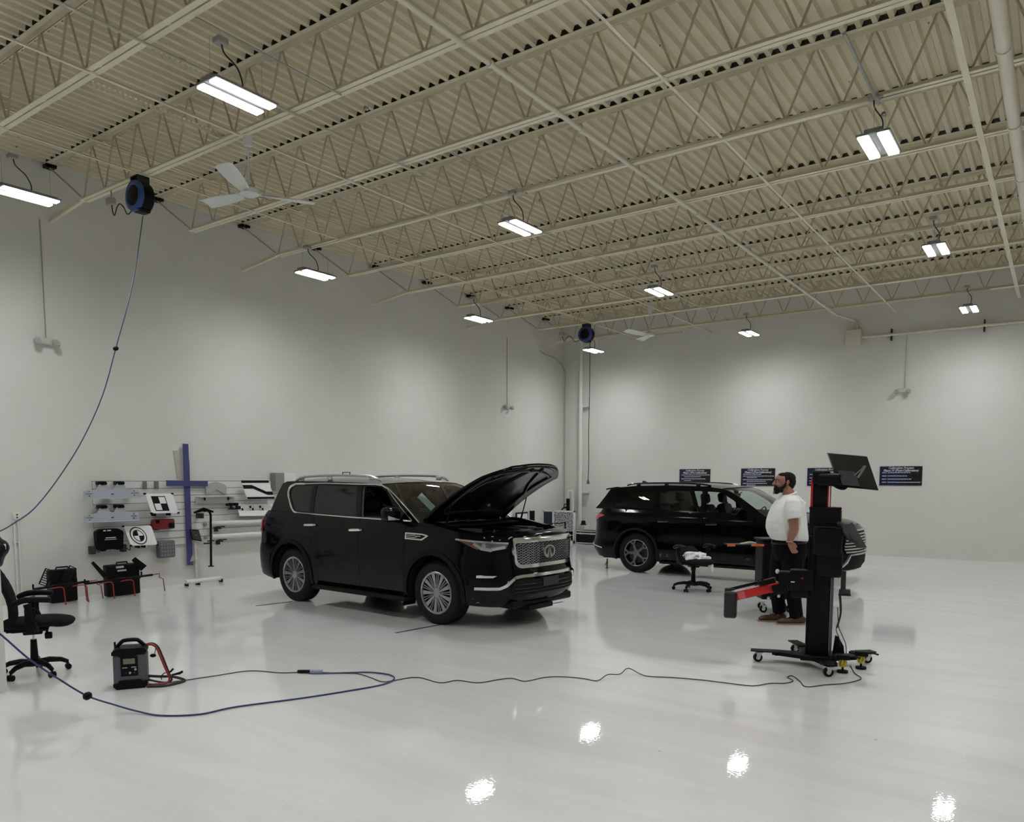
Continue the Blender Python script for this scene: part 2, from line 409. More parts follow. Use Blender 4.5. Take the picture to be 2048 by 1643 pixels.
# conduits lying along bottom chords
def chord_conduit(y, x0, x1, label):
    tag(MB().tube(smooth_path([(x0, y-.06, 5.685), (x0+.4, y-.06, 5.68), (x1-.4, y-.06, 5.68), (x1, y-.06, 5.70)], 4), .012, 8).build('electrical_conduit', M_CREAMPIPE), label, 'conduit')
chord_conduit(JY[7+2], -9.5, -1.9, 'cream conduit clipped along the lower chord of the seventh joist from the back')
chord_conduit(JY[7+5], -10.4, -1.8, 'cream conduit clipped along the lower chord of the fourth joist from the back')
chord_conduit(JY[7+8], -10.5, -1.7, 'cream conduit clipped along the lower chord of the joist nearest the back wall')

# ------------------------------------------------------------------ high bay lamps
m, nt, b, N, L = nodes_mat('lamp_diffuser')
b.inputs['Base Color'].default_value = (.9, .9, .9, 1)
b.inputs['Emission Color'].default_value = (.955, .985, 1, 1)
# prismatic lens: most of the output goes downward, little goes sideways
g = N('ShaderNodeNewGeometry'); dt = N('ShaderNodeVectorMath'); dt.operation = 'DOT_PRODUCT'
L(g.outputs['Incoming'], dt.inputs[0]); dt.inputs[1].default_value = (0, 0, -1)
cl = N('ShaderNodeClamp'); L(dt.outputs['Value'], cl.inputs['Value'])
pw = N('ShaderNodeMath'); pw.operation = 'POWER'; pw.inputs[1].default_value = 1.35; L(cl.outputs[0], pw.inputs[0])
ma = N('ShaderNodeMath'); ma.operation = 'MULTIPLY_ADD'; ma.inputs[1].default_value = 160; ma.inputs[2].default_value = 8; L(pw.outputs[0], ma.inputs[0])
L(ma.outputs[0], b.inputs['Emission Strength'])
M_LAMP = m
M_LAMPBODY = mat('grey_lamp_housing', (.22, .22, .22), .4)
def make_lamp():
    r = empty('high_bay_lamp')
    h = MB().box((0, 0, .060), (.17, .64, .05), bev=.01)
    for s in (-1, 1): h.box((s*.095, 0, .038), (.13, .65, .02), bev=.004)
    h.build('housing', M_LAMPBODY, r)
    for s in (-1, 1):
        MB().box((s*.093, 0, .020), (.102, .62, .018), bev=.006).build('diffuser', M_LAMP, r)
    for e in (-1, 1):
        MB().tube([(0, e*.27, .08), (0, e*.27, .43)], .0025, 5).build('hanging_cable', M_CONDUIT, r)
    MB().tube(smooth_path([(0, .05, .08), (.02, .04, .16), (.03, -.02, .26), (-.03, -.10, .36), (-.04, -.12, .44)], 5), .007, 8).build('power_cord', M_BLACKCORD, r)
    MB().box((-.04, -.13, .455), (.10, .10, .05), bev=.005).build('junction_box', M_CONDUIT, r)
    return r
LZ = 5.235
rowname = {-10.45: 'left', -6.23: 'middle', -1.72: 'right', 2.8: 'far right'}
ynames = ['nearest', 'second', 'third', 'last']
first = None
LY = [4.47, 8.93, 13.4, 18.42]
for x in rowname:
    for y in [-.1]+LY:
        if first is None: first = make_lamp(); o = first; o.location = (x, y, LZ)
        else: o = dup(first, (x, y, LZ))
        if x in (2.8,) or y < 0 or (x == -1.72 and y < 5):
            lb = 'twin strip high bay ceiling lamp hung outside the framed view'
        else:
            lb = {(-10.45, 4.47): 'lit ceiling lamp at the left photo edge over the swivel chair', (-6.23, 4.47): 'largest lit ceiling lamp, upper left beside the ceiling fan',
                  (-10.45, 8.93): 'lit ceiling lamp hung close to the left wall above the open hood car rear',
                  (-6.23, 8.93): 'lit ceiling lamp in the centre of the ceiling, second of the middle row',
                  (-1.72, 8.93): 'lit ceiling lamp at upper right, nearest of the right row',
                  (-10.45, 13.4): 'small lit lamp near the left wall, third of the left row',
                  (-6.23, 13.4): 'small lit lamp, third of the middle row, left of the far fan top',
                  (-1.72, 13.4): 'lit lamp of the right row, second seen, near the right edge',
                  (-10.45, 18.42): 'tiny lit lamp right below the far blue cord reel',
                  (-6.23, 18.42): 'tiny lit lamp against the back wall, last of the middle row',
                  (-1.72, 18.42): 'tiny lit lamp against the back wall, last of the right row'}[(x, y)]
        tag(o, lb, 'ceiling lamp', 'twin strip high bay lamps')
# ------------------------------------------------------------------ vehicles
def lerp_tab(tab, t):
    if t <= tab[0][0]: return tab[0][1]
    for (a, va), (b, vb) in zip(tab, tab[1:]):
        if t <= b:
            k = (t-a)/(b-a); k = k*k*(3-2*k) if False else k
            return va+(vb-va)*k
    return tab[-1][1]
def pip(p, poly):
    x, y = p; c = False; n = len(poly)
    for i in range(n):
        x1, y1 = poly[i]; x2, y2 = poly[(i+1) % n]
        if (y1 > y) != (y2 > y) and x < (x2-x1)*(y-y1)/(y2-y1)+x1: c = not c
    return c
def resample(poly, h):
    out = []
    for i, p in enumerate(poly):
        q = poly[(i+1) % len(poly)]; d = hypot(q[0]-p[0], q[1]-p[1]); k = max(1, int(d/h+.5))
        for j in range(k): out.append((p[0]+(q[0]-p[0])*j/k, p[1]+(q[1]-p[1])*j/k))
    return out
def rounded(poly, r, k=5):
    """round the corners of a 2D polygon; r number or list"""
    n = len(poly); out = []
    for i in range(n):
        p0, p1, p2 = Vector(poly[i-1]), Vector(poly[i]), Vector(poly[(i+1) % n])
        rr = r[i] if isinstance(r, (list, tuple)) else r
        a = (p0-p1); b = (p2-p1); rr = min(rr, a.length*.48, b.length*.48)
        if rr <= 1e-4: out.append(tuple(p1)); continue
        A = p1+a.normalized()*rr; B = p1+b.normalized()*rr
        for j in range(k+1):
            t = j/k; out.append(tuple(A*(1-t)**2+p1*2*t*(1-t)+B*t*t))
    return out
def patch(outer, holes, h, fn):
    """triangulated 2D region (with holes) mapped to 3D by fn(u, v)"""
    loops = [resample(outer, h)]+[resample(q, h) for q in holes]
    vs = []; es = []
    for lp in loops:
        n = len(vs); vs += lp; es += [(n+i, n+(i+1) % len(lp)) for i in range(len(lp))]
    x0 = min(p[0] for p in outer); x1 = max(p[0] for p in outer); y0 = min(p[1] for p in outer); y1 = max(p[1] for p in outer)
    allp = list(vs); y = y0+h/2; r = 0
    while y < y1:
        x = x0+h/2*(1+(r % 2))
        while x < x1:
            if pip((x, y), outer) and not any(pip((x, y), q) for q in holes):
                if all((x-a)**2+(y-b)**2 > (h*.45)**2 for a, b in allp): vs.append((x, y))
            x += h
        y += h*.87; r += 1
    V, E_, F, _, _, _ = delaunay_2d_cdt([Vector(p) for p in vs], es, [], 0, 1e-6)
    fs = []
    for f in F:
        c = (sum(V[i].x for i in f)/3, sum(V[i].y for i in f)/3)
        if pip(c, outer) and not any(pip(c, q) for q in holes): fs.append(tuple(f))
    mb = MB(); mb.v = [Vector(fn(p.x, p.y)) for p in V]; mb.f = fs
    return mb
def mirror(mb):
    o = MB(); o.v = [Vector((p.x, -p.y, p.z)) for p in mb.v]; o.f = [tuple(reversed(f)) for f in mb.f]; return o
def merge(*ms):
    o = MB()
    for m_ in ms: o.add(m_.v, m_.f)
    return o
def thick(mb, t, keep=True):
    """give a sheet thickness t along its normals"""
    bm = bmesh.new()
    vv = [bm.verts.new(p) for p in mb.v]
    for f in mb.f:
        try: bm.faces.new([vv[i] for i in f])
        except ValueError: pass
    bm.normal_update()
    nr = [v.normal.copy() for v in vv]
    cnt = {}
    for f in mb.f:
        for i in range(len(f)):
            a, b = f[i], f[(i+1) % len(f)]; cnt[(a, b)] = 1
    o = MB(); n = len(mb.v)
    o.v = list(mb.v)+[p+nr[i]*t for i, p in enumerate(mb.v)]
    o.f = list(mb.f)+[tuple(n+i for i in reversed(f)) for f in mb.f]
    for (a, b) in cnt:
        if (b, a) not in cnt: o.f.append((b, a, n+a, n+b))
    bm.free(); return o
def orient(mb, ref=None):
    """make normals point away from ref point"""
    c = ref if ref is not None else Vector((1.5, 0, .9)); out = []
    for f in mb.f:
        a, b, d = mb.v[f[0]], mb.v[f[1]], mb.v[f[2]]
        if (b-a).cross(d-a).dot((a+b+d)/3-c) < 0: f = tuple(reversed(f))
        out.append(f)
    mb.f = out; return mb

class Car:
    def __init__(s, **k):
        s.__dict__.update(k)
        # plan outline of the right half, rear centre to front centre (y < 0)
        pts = []
        for i in range(121):
            t = pi/2*(1-i/120); c, q = cos(t), sin(t)
            pts.append((s.xr+s.Lr-s.Lr*q**(2/s.nr), -s.W*c**(2/s.nr)))
        for i in range(1, 200):
            pts.append((s.xr+s.Lr+(s.xf-s.Lf-s.xr-s.Lr)*i/200, -s.W))
        for i in range(121):
            t = pi/2*i/120; c, q = cos(t), sin(t)
            pts.append((s.xf-s.Lf+s.Lf*q**(2/s.nf), -s.W*max(c, 0)**(2/s.nf)))
        L = [0]
        for a, b in zip(pts, pts[1:]): L.append(L[-1]+hypot(b[0]-a[0], b[1]-a[1]))
        # u equals x on the straight flank
        k0 = 121; off = pts[k0][0]-L[k0]
        s.U = [l+off for l in L]; s.pl = pts; s.umax = s.U[-1]; s.umin = s.U[0]
        s.du = (s.umax-s.umin)/1200; s.tab = []
        j = 0
        for i in range(1201):
            u = s.umin+i*s.du
            while j < len(L)-2 and s.U[j+1] < u: j += 1
            k = (u-s.U[j])/max(1e-9, s.U[j+1]-s.U[j])
            s.tab.append((pts[j][0]+(pts[j+1][0]-pts[j][0])*k, pts[j][1]+(pts[j+1][1]-pts[j][1])*k))
    def plan(s, u):
        q = (u-s.umin)/s.du; i = max(0, min(1199, int(q))); k = min(1, max(0, q-i))
        a = s.tab[i]; b = s.tab[i+1]; p = (a[0]+(b[0]-a[0])*k, a[1]+(b[1]-a[1])*k)
        a = s.tab[max(0, i-4)]; b = s.tab[min(1200, i+5)]
        tx, ty = b[0]-a[0], b[1]-a[1]
        if i >= 1194: tx, ty = 0, 1
        if i <= 5: tx, ty = 0, -1
        l = hypot(tx, ty) or 1
        return p, (ty/l, -tx/l)
    def S(s, u, z, off=0):
        (x, y), (nx, ny) = s.plan(u)
        f = max(nx, 0)**1.5; r = max(-nx, 0)**1.5; sd = 1-f-r
        ins = lerp_tab(s.side, z)*sd+lerp_tab(s.front, z)*f+lerp_tab(s.rear, z)*r
        fl = 0
        for cx in (0, s.wb):
            rr = hypot(u-cx, z-s.rz)
            if rr < s.Ra+.22: fl = max(fl, s.flare*min(1, (s.Ra+.22-rr)/.16))
        d = off-ins+fl
        yy = y+ny*d
        if nx > .3: yy = min(yy, 0)
        return Vector((x+nx*d, yy, z))
    def uy(s, y):
        """u where the front reaches lateral distance y (y<=0)"""
        best = None
        for i in range(1200, 600, -1):
            if s.tab[i][1] <= y: return s.umin+i*s.du
        return s.umax
    def uyr(s, y):
        for i in range(0, 600):
            if s.tab[i][1] <= y: return s.umin+i*s.du
        return s.umin
    def F(s, y, z, off=0):
        p = s.S(s.uy(-abs(y)), z, off)
        p.y = -abs(y) if abs(y) < .5 else p.y
        return Vector((p.x, -p.y if y > 0 else p.y, z))
    def G(s, x, z, off=0):
        """greenhouse flank"""
        zb = s.belt(x); t = max(0, z-zb)
        y = s.W-lerp_tab(s.side, zb)-.008-s.tum*t-s.tumc*t*t-off
        y -= .05*max(0, (.6-x)/1.2)**2
        return Vector((x, -y, z)) if True else None
    def zt(s, u): return lerp_tab(s.top, u)
    def belt(s, x): return lerp_tab(s.top, x)

def arch_poly(cx, cz, R, z0, seg=22):
    """polygon of a wheel opening from the sill up and round"""
    a0 = math.asin(max(-1, min(1, (z0-cz)/R)))
    return [(cx+R*cos(pi-a0-(pi-2*a0)*i/seg), cz+R*sin(pi-a0-(pi-2*a0)*i/seg)) for i in range(seg+1)]

def make_wheel(style, R, rimR, w, mrim, mdark):
    """outer face towards local -Y"""
    root = MB()
    Mx = Matrix.Rotation(pi/2, 4, 'X')
    if style == 'multi':
        root.lathe([(rimR, w/2-.012), (rimR-.012, w/2-.004), (rimR-.030, w/2-.012), (rimR-.034, w/2-.05)], 48, Mx)
        for k in range(9):
            for (da, wd, r0) in ((-.058, .0165, .05), (.058, .0165, .05), (.28, .0065, .07), (.42, .0065, .07)):
                a = 2*pi*k/9+da
                d = Vector((cos(a), sin(a))); pr = Vector((-sin(a), cos(a)))
                conv = -.5*(da if abs(da) < .1 else (da-.35))
                p0 = d*r0; p1 = d*(rimR-.02)
                q = [p0-pr*wd*.45, p1-pr*wd*.8, p1+pr*wd*.8, p0+pr*wd*.45]
                root.prism([tuple(v) for v in q], .022, Mx @ Matrix.Translation((0, 0, w/2-.045)))
        root.lathe([(.0, w/2-.005), (.038, w/2-.008), (.06, w/2-.02), (.075, w/2-.05)], 24, Mx)
    else:
        root.lathe([(rimR, w/2-.012), (rimR-.010, w/2-.006), (rimR-.022, w/2-.012), (rimR-.026, w/2-.05)], 48, Mx)
        for k in range(5):
            a = 2*pi*k/5+.35; d = Vector((cos(a), sin(a))); pr = Vector((-sin(a), cos(a)))
            q = [d*.03-pr*.035, d*.17-pr*.018, d*(rimR-.015)-pr*.085, d*(rimR-.012)-pr*.045, d*.20, d*(rimR-.012)+pr*.045, d*(rimR-.015)+pr*.085, d*.17+pr*.018, d*.03+pr*.035]
            root.prism([tuple(v) for v in q[:5]]+[], .024, Mx @ Matrix.Translation((0, 0, w/2-.04)))
            root.prism([tuple(v) for v in [q[0]]+q[4:]], .024, Mx @ Matrix.Translation((0, 0, w/2-.04)))
        root.lathe([(.0, w/2-.006), (.035, w/2-.008), (.05, w/2-.02), (.06, w/2-.05)], 24, Mx)
    wh = root.build('wheel', mrim, None, ang=30)
    t = MB(); h = w/2
    t.lathe([(rimR-.006, h-.012), (rimR+.012, h-.002), (rimR+.05, h+.006), (R-.035, h-.004), (R-.012, h-.022), (R, h-.05), (R, -h+.05), (R-.012, -h+.022), (R-.05, -h), (rimR, -h+.01), (rimR-.03, -h+.02), (rimR-.03, h-.03)], 64, Mx, close=True)
    for k in range(60):     # tread blocks
        a = 2*pi*k/60
        for zz in (-.075, -.025, .03, .08):
            t.box((R*cos(a+zz)*1.0, R*sin(a+zz), zz), (.006, .030, .038), rot=(0, 0, a+zz), M=Mx)
    t.build('tire', MATS['tire_rubber'], wh)
    bd = MB(); bd.lathe([(.03, h-.085), (rimR*.74, h-.085), (rimR*.74, h-.105), (.03, h-.105)], 32, Mx, close=True)
    bd.build('brake_disc', M_DKGREY if mdark is None else mdark, wh)
    MB().lathe([(.0, h-.11), (rimR-.004, h-.11), (rimR-.028, h-.05), (rimR-.030, h-.05)], 40, Mx).build('dark_gap_backing', M_UNDER, wh)  # black disc added behind the spokes, stands in for shade in the gaps
    return wh

mat('tire_rubber', (.009, .009, .010), .8, spec=.25, bump=.2, bscale=120)
M_PAINT = mat('black_car_paint', (.0022, .0023, .0032), .07, spec=.22)
M_UNDER = mat('underbody_black', (.010, .010, .010), .8, spec=.2)
M_SEAT = mat('black_leather', (.020, .020, .024), .5, bump=.2, bscale=120)
M_SEATG = mat('grey_trim', (.16, .16, .155), .6)
G_TINT = glass('privacy_glass', (.85, .95, .92), .05)
G_CLR = glass('clear_car_glass', (.86, .95, .92), .95)
G_LENS = glass('headlamp_lens', (1, 1, 1), .95)
M_RIM1 = mat('grey_alloy', (.36, .36, .37), .28, .85)
M_RIM2 = mat('dark_machined_alloy', (.22, .22, .23), .3, .8)
M_REDL = mat('red_lamp_lens', (.42, .012, .016), .15, coat=1)
M_AMBER = mat('amber_reflector', (.30, .07, .02), .25, coat=1)
M_SATIN = mat('satin_silver_trim', (.62, .62, .61), .3, .9)

def seat(parent, x, y, z=.62, m=None, head=True, w=.5, name='seat'):
    mb = MB()
    mb.box((x+.05, y, z+.08), (.52, w, .18), rot=(0, -.10, 0), bev=.06)
    mb.box((x-.26, y, z+.42), (.16, w, .62), rot=(0, -.25, 0), bev=.07)
    for s_ in (-1, 1): mb.box((x-.24, y+s_*(w/2-.04), z+.38), (.20, .09, .5), rot=(0, -.25, 0), bev=.04)
    if head:
        for s_ in (-1, 1): mb.cyl((x-.33, y+s_*.07, z+.68), (x-.36, y+s_*.07, z+.80), .007, 6)
        mb.box((x-.365, y, z+.84), (.11, min(w*.55, .28), .19), rot=(0, -.2, 0), bev=.05)
    return mb.build(name, m or M_SEAT, parent)

def build_car(c, root, A):
    """A: dict of style data; makes all parts of one vehicle in local space"""
    sill = c.sill
    S = c.S
    archR, archF = arch_poly(0, c.rz, c.Ra, sill), arch_poly(c.wb, c.rz, c.Ra, sill)
    top = lambda a, b, n=14: [(a+(b-a)*i/n, c.zt(a+(b-a)*i/n)-.0005) for i in range(n+1)]
    d0, d1, d2 = A['doors']            # rear edge of rear door, B seam, front seam
    # flank outlines in (u, z)
    g = .0032
    # --- rear quarter + rear bumper half: from rear centre to rear door
    rq = [(c.umin, c.rsill), (c.uyr(-c.W*.8), c.rsill)]+[(-c.Ra-.16, sill+.02)]
    rq += [(p[0], p[1]) for p in archR]
    rq += [(d0-g, sill)] if d0-g > c.Ra else []
    rq += top(d0-g, c.umin)
    h = .055
    def sh(poly, holes=(), off=0, hh=h): return orient(patch(poly, list(holes), hh, lambda u, z: S(u, z, off)))
    q1 = sh(rq)
    # --- rear door (lower edge follows arch when the arch cuts it)
    def door_poly(a, b, extra=None):
        low = [(a+g, A['dz'])] if a > c.Ra*.98 else [(x_, z_) for x_, z_ in archR if x_ > a+g and z_ > A['dz']]+[]
        if a <= c.Ra*.98: low = low+[(c.Ra*1.0+.01, A['dz'])]
        return low+[(b-g, A['dz'])]+top(b-g, a+g)
    # front fender + nose half
    ff = [(d2+g, sill)] + [(p[0], p[1]) for p in archF]+[(c.wb+c.Ra+.10, c.fsill+.02), (c.uy(-c.W*.8), c.fsill), (c.umax, c.fsill)]+top(c.umax, d2+g, 26)
    q2 = sh(ff)
    rocker = sh([(c.Ra if d0 > 0 else d0, sill), (d2+g, sill), (d2+g, A['dz']-g), (max(d0, c.Ra*.97), A['dz']-g)])
    body = merge(q1, mirror(q1), q2, mirror(q2), rocker, mirror(rocker))
    # greenhouse flank with window openings
    gp = A['green']; wins = A['wins']
    def G(x, z, off=0): return c.G(x, z, off)
    def gpatch(poly, holes=(), off=0, hh=.07): return orient(patch(poly, list(holes), hh, lambda x, z: G(x, z, off)))
    low = top(gp[-1][0], gp[0][0], 20)
    gfull = gp+[(x_, z_) for x_, z_ in low[1:-1]]
    gq = gpatch(gfull, wins)
    body = merge(body, gq, mirror(gq))
    # pillars get depth: inner skin
    gi = gpatch(gfull, wins, off=.05); gi = merge(gi, mirror(gi))
    # roof
    iA, iB = A['ws_top'], A['roof_rear']            # indexes in gp of roof line ends
    rl = gp[iA:iB+1]
    def along(path, f):
        L = [0]
        for a, b in zip(path, path[1:]): L.append(L[-1]+hypot(b[0]-a[0], b[1]-a[1]))
        t = f*L[-1]
        for i in range(len(path)-1):
            if t <= L[i+1]+1e-9:
                k = (t-L[i])/max(1e-9, L[i+1]-L[i]); return (path[i][0]+(path[i+1][0]-path[i][0])*k, path[i][1]+(path[i+1][1]-path[i][1])*k)
        return path[-1]
    def roof(f, s_):
        x, z = along(rl, f); y = -G(x, z).y; q = (2*s_-1)
        bow = A['bow_t']*(1-f)**4-A['bow_rt']*f**6
        e = 1-abs(q)**2.2
        return Vector((x+bow*(1-q*q), q*y, z+A['crown']*e*min(1, .45+2.2*min(f, 1-f))))
    roofmb = MB().grid(roof, 26, 22)
    roofmb.f = [tuple(f) for f in roofmb.f]; orient(roofmb)
    # windscreen
    def wsfn(t, s_, off=0):
        x0, z0 = gp[0]; x1, z1 = gp[iA]
        path = gp[:iA+1]; x, z = along(path, t); y = -G(x, z).y; q = 2*s_-1
        bow = A['bow_b']*(1-t)+A['bow_t']*t
        return Vector((x+bow*(1-q*q), q*y, z+A['crown']*.45*t*t*(1-abs(q)**2.2)))
    ws = orient(MB().grid(lambda t, s_: wsfn(t, s_), 10, 18))
    # rear window / tailgate upper
    path = gp[iB:]
    def rwfn(t, s_):
        x, z = along(path, t); y = -G(x, z).y; q = 2*s_-1
        return Vector((x-(A['bow_rt']*(1-t)+A['bow_rb']*t)*(1-q*q), q*y, z+A['crown']*.45*(1-t)*(1-abs(q)**2.2)))
    rw = orient(MB().grid(rwfn, 8, 16))
    # deck from screen base to nose (fender tops, bonnet) as one surface over u
    u0 = gp[0][0]
    def deck(f, s_):
        u = u0+(c.umax-u0)*f; p = S(u, c.zt(u)-.0005); q = 2*s_-1
        w_ = abs(p.y)
        cr = A['hcrown']*(1-abs(q)**2.5)*min(1, w_/.75)
        xb = A['bow_b']*.9*(1-q*q)*max(0, 1-f*3)
        return Vector((p.x+xb, q*w_, p.z+cr))
    NU, NV = 46, 28
    dk = MB().grid(deck, NU, NV)
    if A.get('bay'):
        bx0, bx1, by = A['bay']
        keep = []
        for f in dk.f:
            cc = sum((dk.v[i] for i in f), Vector())/4
            if not (bx0 < cc.x < bx1(cc.y) and abs(cc.y) < by): keep.append(f)
        dk.f = keep
    orient(dk, Vector((2, 0, .4)))
    ue = gp[-1][0]+.02
    gx, gz = gp[-1]
    def rdk(f, s_):
        u = ue+(c.umin-ue)*f; p = S(u, c.zt(u)-.0005); q = 2*s_-1
        p0 = rwfn(1, s_); k = .12
        a_ = Vector((p.x, q*abs(p.y), p.z))
        w0 = max(0, 1-f*1.0)
        zz = max(a_.z, a_.z+(p0.z-a_.z)*w0*w0)
        return Vector((a_.x, a_.y, zz))
    rd = orient(MB().grid(rdk, 14, 16), Vector((-.8, 0, .4)))
    dk = merge(dk, rd)
    # lower rear deck is closed by body S; add belt shelf strip
    body = merge(body, dk)
    ob = body.build('body_shell', M_PAINT, root, fixn=False)
    roofmb.build('roof', M_PAINT, root)
    # doors
    for a, b, nm in ((d0, d1, 'rear_door'), (d1, d2, 'front_door')):
        dp = sh(door_poly(a, b))
        for mir in (False, True):
            m_ = thick(dp, -.012); m_ = mirror(m_) if mir else m_
            d_ = m_.build(nm, M_PAINT, root)
            hx, hz = A['handle'][nm]
            hm = MB()
            sgn = 1 if mir else -1
            pp = [S(hx+.11*k, hz+.006*k, .032 if abs(k) < .95 else .006) for k in (-1, -.9, -.5, 0, .5, .9, 1)]
            hm.tube(pp, [.015, .020, .021, .022, .021, .020, .015], 8)
            cup = orient(patch([(hx+.055*cos(a_)*1.2, hz+.026*sin(a_)) for a_ in [2*pi*i/18 for i in range(18)]], [], .04, lambda u, z: S(u, z, .002)))
            hm = mirror(hm) if mir else hm
            hm.build('door_handle', A['handle_m'], d_)
            cup = mirror(cup) if mir else cup
            cup.build('handle_recess', M_UNDER, d_)
    # dark inner structure keeps seams and arches black
    inn = MB()
    for sg in (-1, 1):
        gi2 = orient(patch([(c.Ra+.02, sill+.03), (c.wb-c.Ra-.02, sill+.03), (c.wb-c.Ra-.02, c.zt(2.2)-.03), (c.Ra+.02, c.zt(.6)-.03)], [], .12, lambda u, z: S(u, z, -.05)))
        inn.add((mirror(gi2) if sg > 0 else gi2).v, gi2.f)
    inn.box(((c.xr+c.xf)/2-.02, 0, sill+.10), (c.xf-c.xr-.75, 1.45, .22))       # floor pan
    inn.box(((c.xr+c.xf)/2, 0, sill-.02), (c.wb*.7, 1.0, .10))
    for cx in (0, c.wb):
        for sg in (-1, 1):          # wheel wells
            ap = arch_poly(cx, c.rz, c.Ra+.012, sill+.01, 18)
            y0, y1 = sg*(c.W-.03), sg*(c.W-.40)
            k = len(inn.v)
            for (ax, az) in ap: inn.v += [Vector((ax, y0 if az < c.rz+.3 else sg*(c.W-.05), az)), Vector((ax, y1, az))]
            for i in range(len(ap)-1): inn.f.append((k+2*i, k+2*i+1, k+2*i+3, k+2*i+2))
            inn.f.append(tuple(k+2*i+1 for i in range(len(ap))))
        inn.cyl((cx, -.8, c.rz-.05), (cx, .8, c.rz-.05), .05, 12)
        inn.ell((cx, 0, c.rz-.05), (.14, .14, .12))
    if not A.get('bay'): inn.box((c.wb+.05, 0, .75), (1.35, 1.2, .5))
    inn.build('underbody', M_UNDER, root)
    gi.build('pillar_trim', A['pillar_m'], root)
    # glass
    for (nm, poly, gm, sides, off) in A['glasses']:
        for mir in sides:
            m_ = gpatch(poly, (), off=off, hh=.09); m_ = mirror(m_) if mir else m_
            m_.build(nm, gm, root)
    ws.build('windshield', G_CLR, root); rw.build('rear_window', G_TINT, root)
    # window surround strip
    if A.get('trim'):
        for mir in (False, True):
            T = MB(); lp = resample(A['trim'], .05); n = len(lp)
            inner = A['trim_w']
            for i, (x, z) in enumerate(lp):
                pass
            T.tube([G(x, z, -.002) for x, z in lp], [inner(x, z) for x, z in lp], 6, closed=True)
            (mirror(T) if mir else T).build('window_trim', A['trim_m'], root)
    # windscreen edge trims
    for mir in (False, True):
        T = MB().tube([wsfn(t/12, .004)+Vector((.004, -.002, .004)) for t in range(13)], .007, 6)
        (mirror(T) if mir else T).build('pillar_strip', A['trim_m'] if A.get('trim') else M_BLACKGL, root)
    T = MB().tube([wsfn(1, s_/16)+Vector((.0, 0, .006)) for s_ in range(17)], .008, 6); T.build('roof_edge_strip', A['trim_m'] if A.get('trim') else M_BLACKGL, root)
    # wheels
    wh = make_wheel(A['wheel'], c.R, c.rim, .265, A['rim_m'], None)
    first = True
    for cx in (0, c.wb):
        for sg in (-1, 1):
            if first: o = wh; first = False
            else: o = dup(wh)
            o.parent = root; o.location = (cx, sg*(c.W-.165), c.R); o.rotation_euler = (0, cx*.9+.3*sg, pi if sg > 0 else 0)
            o.rotation_mode = 'ZYX' if False else 'XYZ'
    # wheel arch lips
    for cx in (0, c.wb):
        for mir in (False, True):
            poly = arch_poly(cx, c.rz, c.Ra+A['lip'], sill)+list(reversed(arch_poly(cx, c.rz, c.Ra-.004, sill)))
            m_ = thick(orient(patch(poly, [], .06, lambda u, z: S(u, z, .014))), -.03)
            (mirror(m_) if mir else m_).build('wheel_arch_trim', A['lip_m'], root)
    # interior
    seat(root, 1.55, -.42, m=M_SEAT); seat(root, 1.55, .42, m=M_SEAT)
    seat(root, .62, -.45, m=M_SEAT, w=.56); seat(root, .62, .45, m=M_SEAT, w=.56)
    seat(root, -.15, 0, z=.68, m=M_SEAT, w=1.2)
    cb = MB(); xc = gp[0][0]
    cb.box((xc-.22, 0, 1.12), (.48, 1.46, .24), bev=.08).box((1.9, 0, .82), (1.1, .26, .3), bev=.05)
    cb.build('dashboard', M_SEAT, root)
    st = MB(); st.tube([(xc-.52+.06*cos(a), .40+.185*sin(a), 1.12+.17*cos(a)) for a in [2*pi*i/28 for i in range(28)]], .014, 8, closed=True)
    st.cyl((xc-.54, .4, 1.12), (xc-.3, .4, 1.06), .035, 10).box((xc-.54, .4, 1.12), (.03, .30, .05)).box((xc-.54, .4, 1.06), (.03, .05, .14))
    st.build('steering_wheel', M_SEAT, root)
    mr = MB().box((A['rvm'][0], 0, A['rvm'][1]), (.03, .24, .065), bev=.012).cyl((A['rvm'][0], 0, A['rvm'][1]), (A['rvm'][0]+.08, 0, A['rvm'][1]+.06), .01)
    mr.build('rear_view_mirror', M_BLACK, root)
    return dict(G=G, S=S, ws=wsfn, roof=roof, sh=sh, gpatch=gpatch)
def strip_fn(fn, pts, w, t=.006, n=6):
    """flat raised bar following pts=(a,b) on surface fn(a,b,off)"""
    poly_t = []; 
    m_ = MB(); prev = None
    for i, (a, b) in enumerate(pts):
        a0, b0 = pts[max(i-1, 0)]; a1, b1 = pts[min(i+1, len(pts)-1)]
        dx, dy = a1-a0, b1-b0; l = hypot(dx, dy) or 1; px, py = -dy/l*w/2, dx/l*w/2
        q = [fn(a+px, b+py, 0), fn(a+px*.8, b+py*.8, t), fn(a-px*.8, b-py*.8, t), fn(a-px, b-py, 0)]
        k = len(m_.v); m_.v += q
        if i:
            for j in range(3): m_.f.append((k-4+j, k-4+j+1, k+j+1, k+j))
    return m_
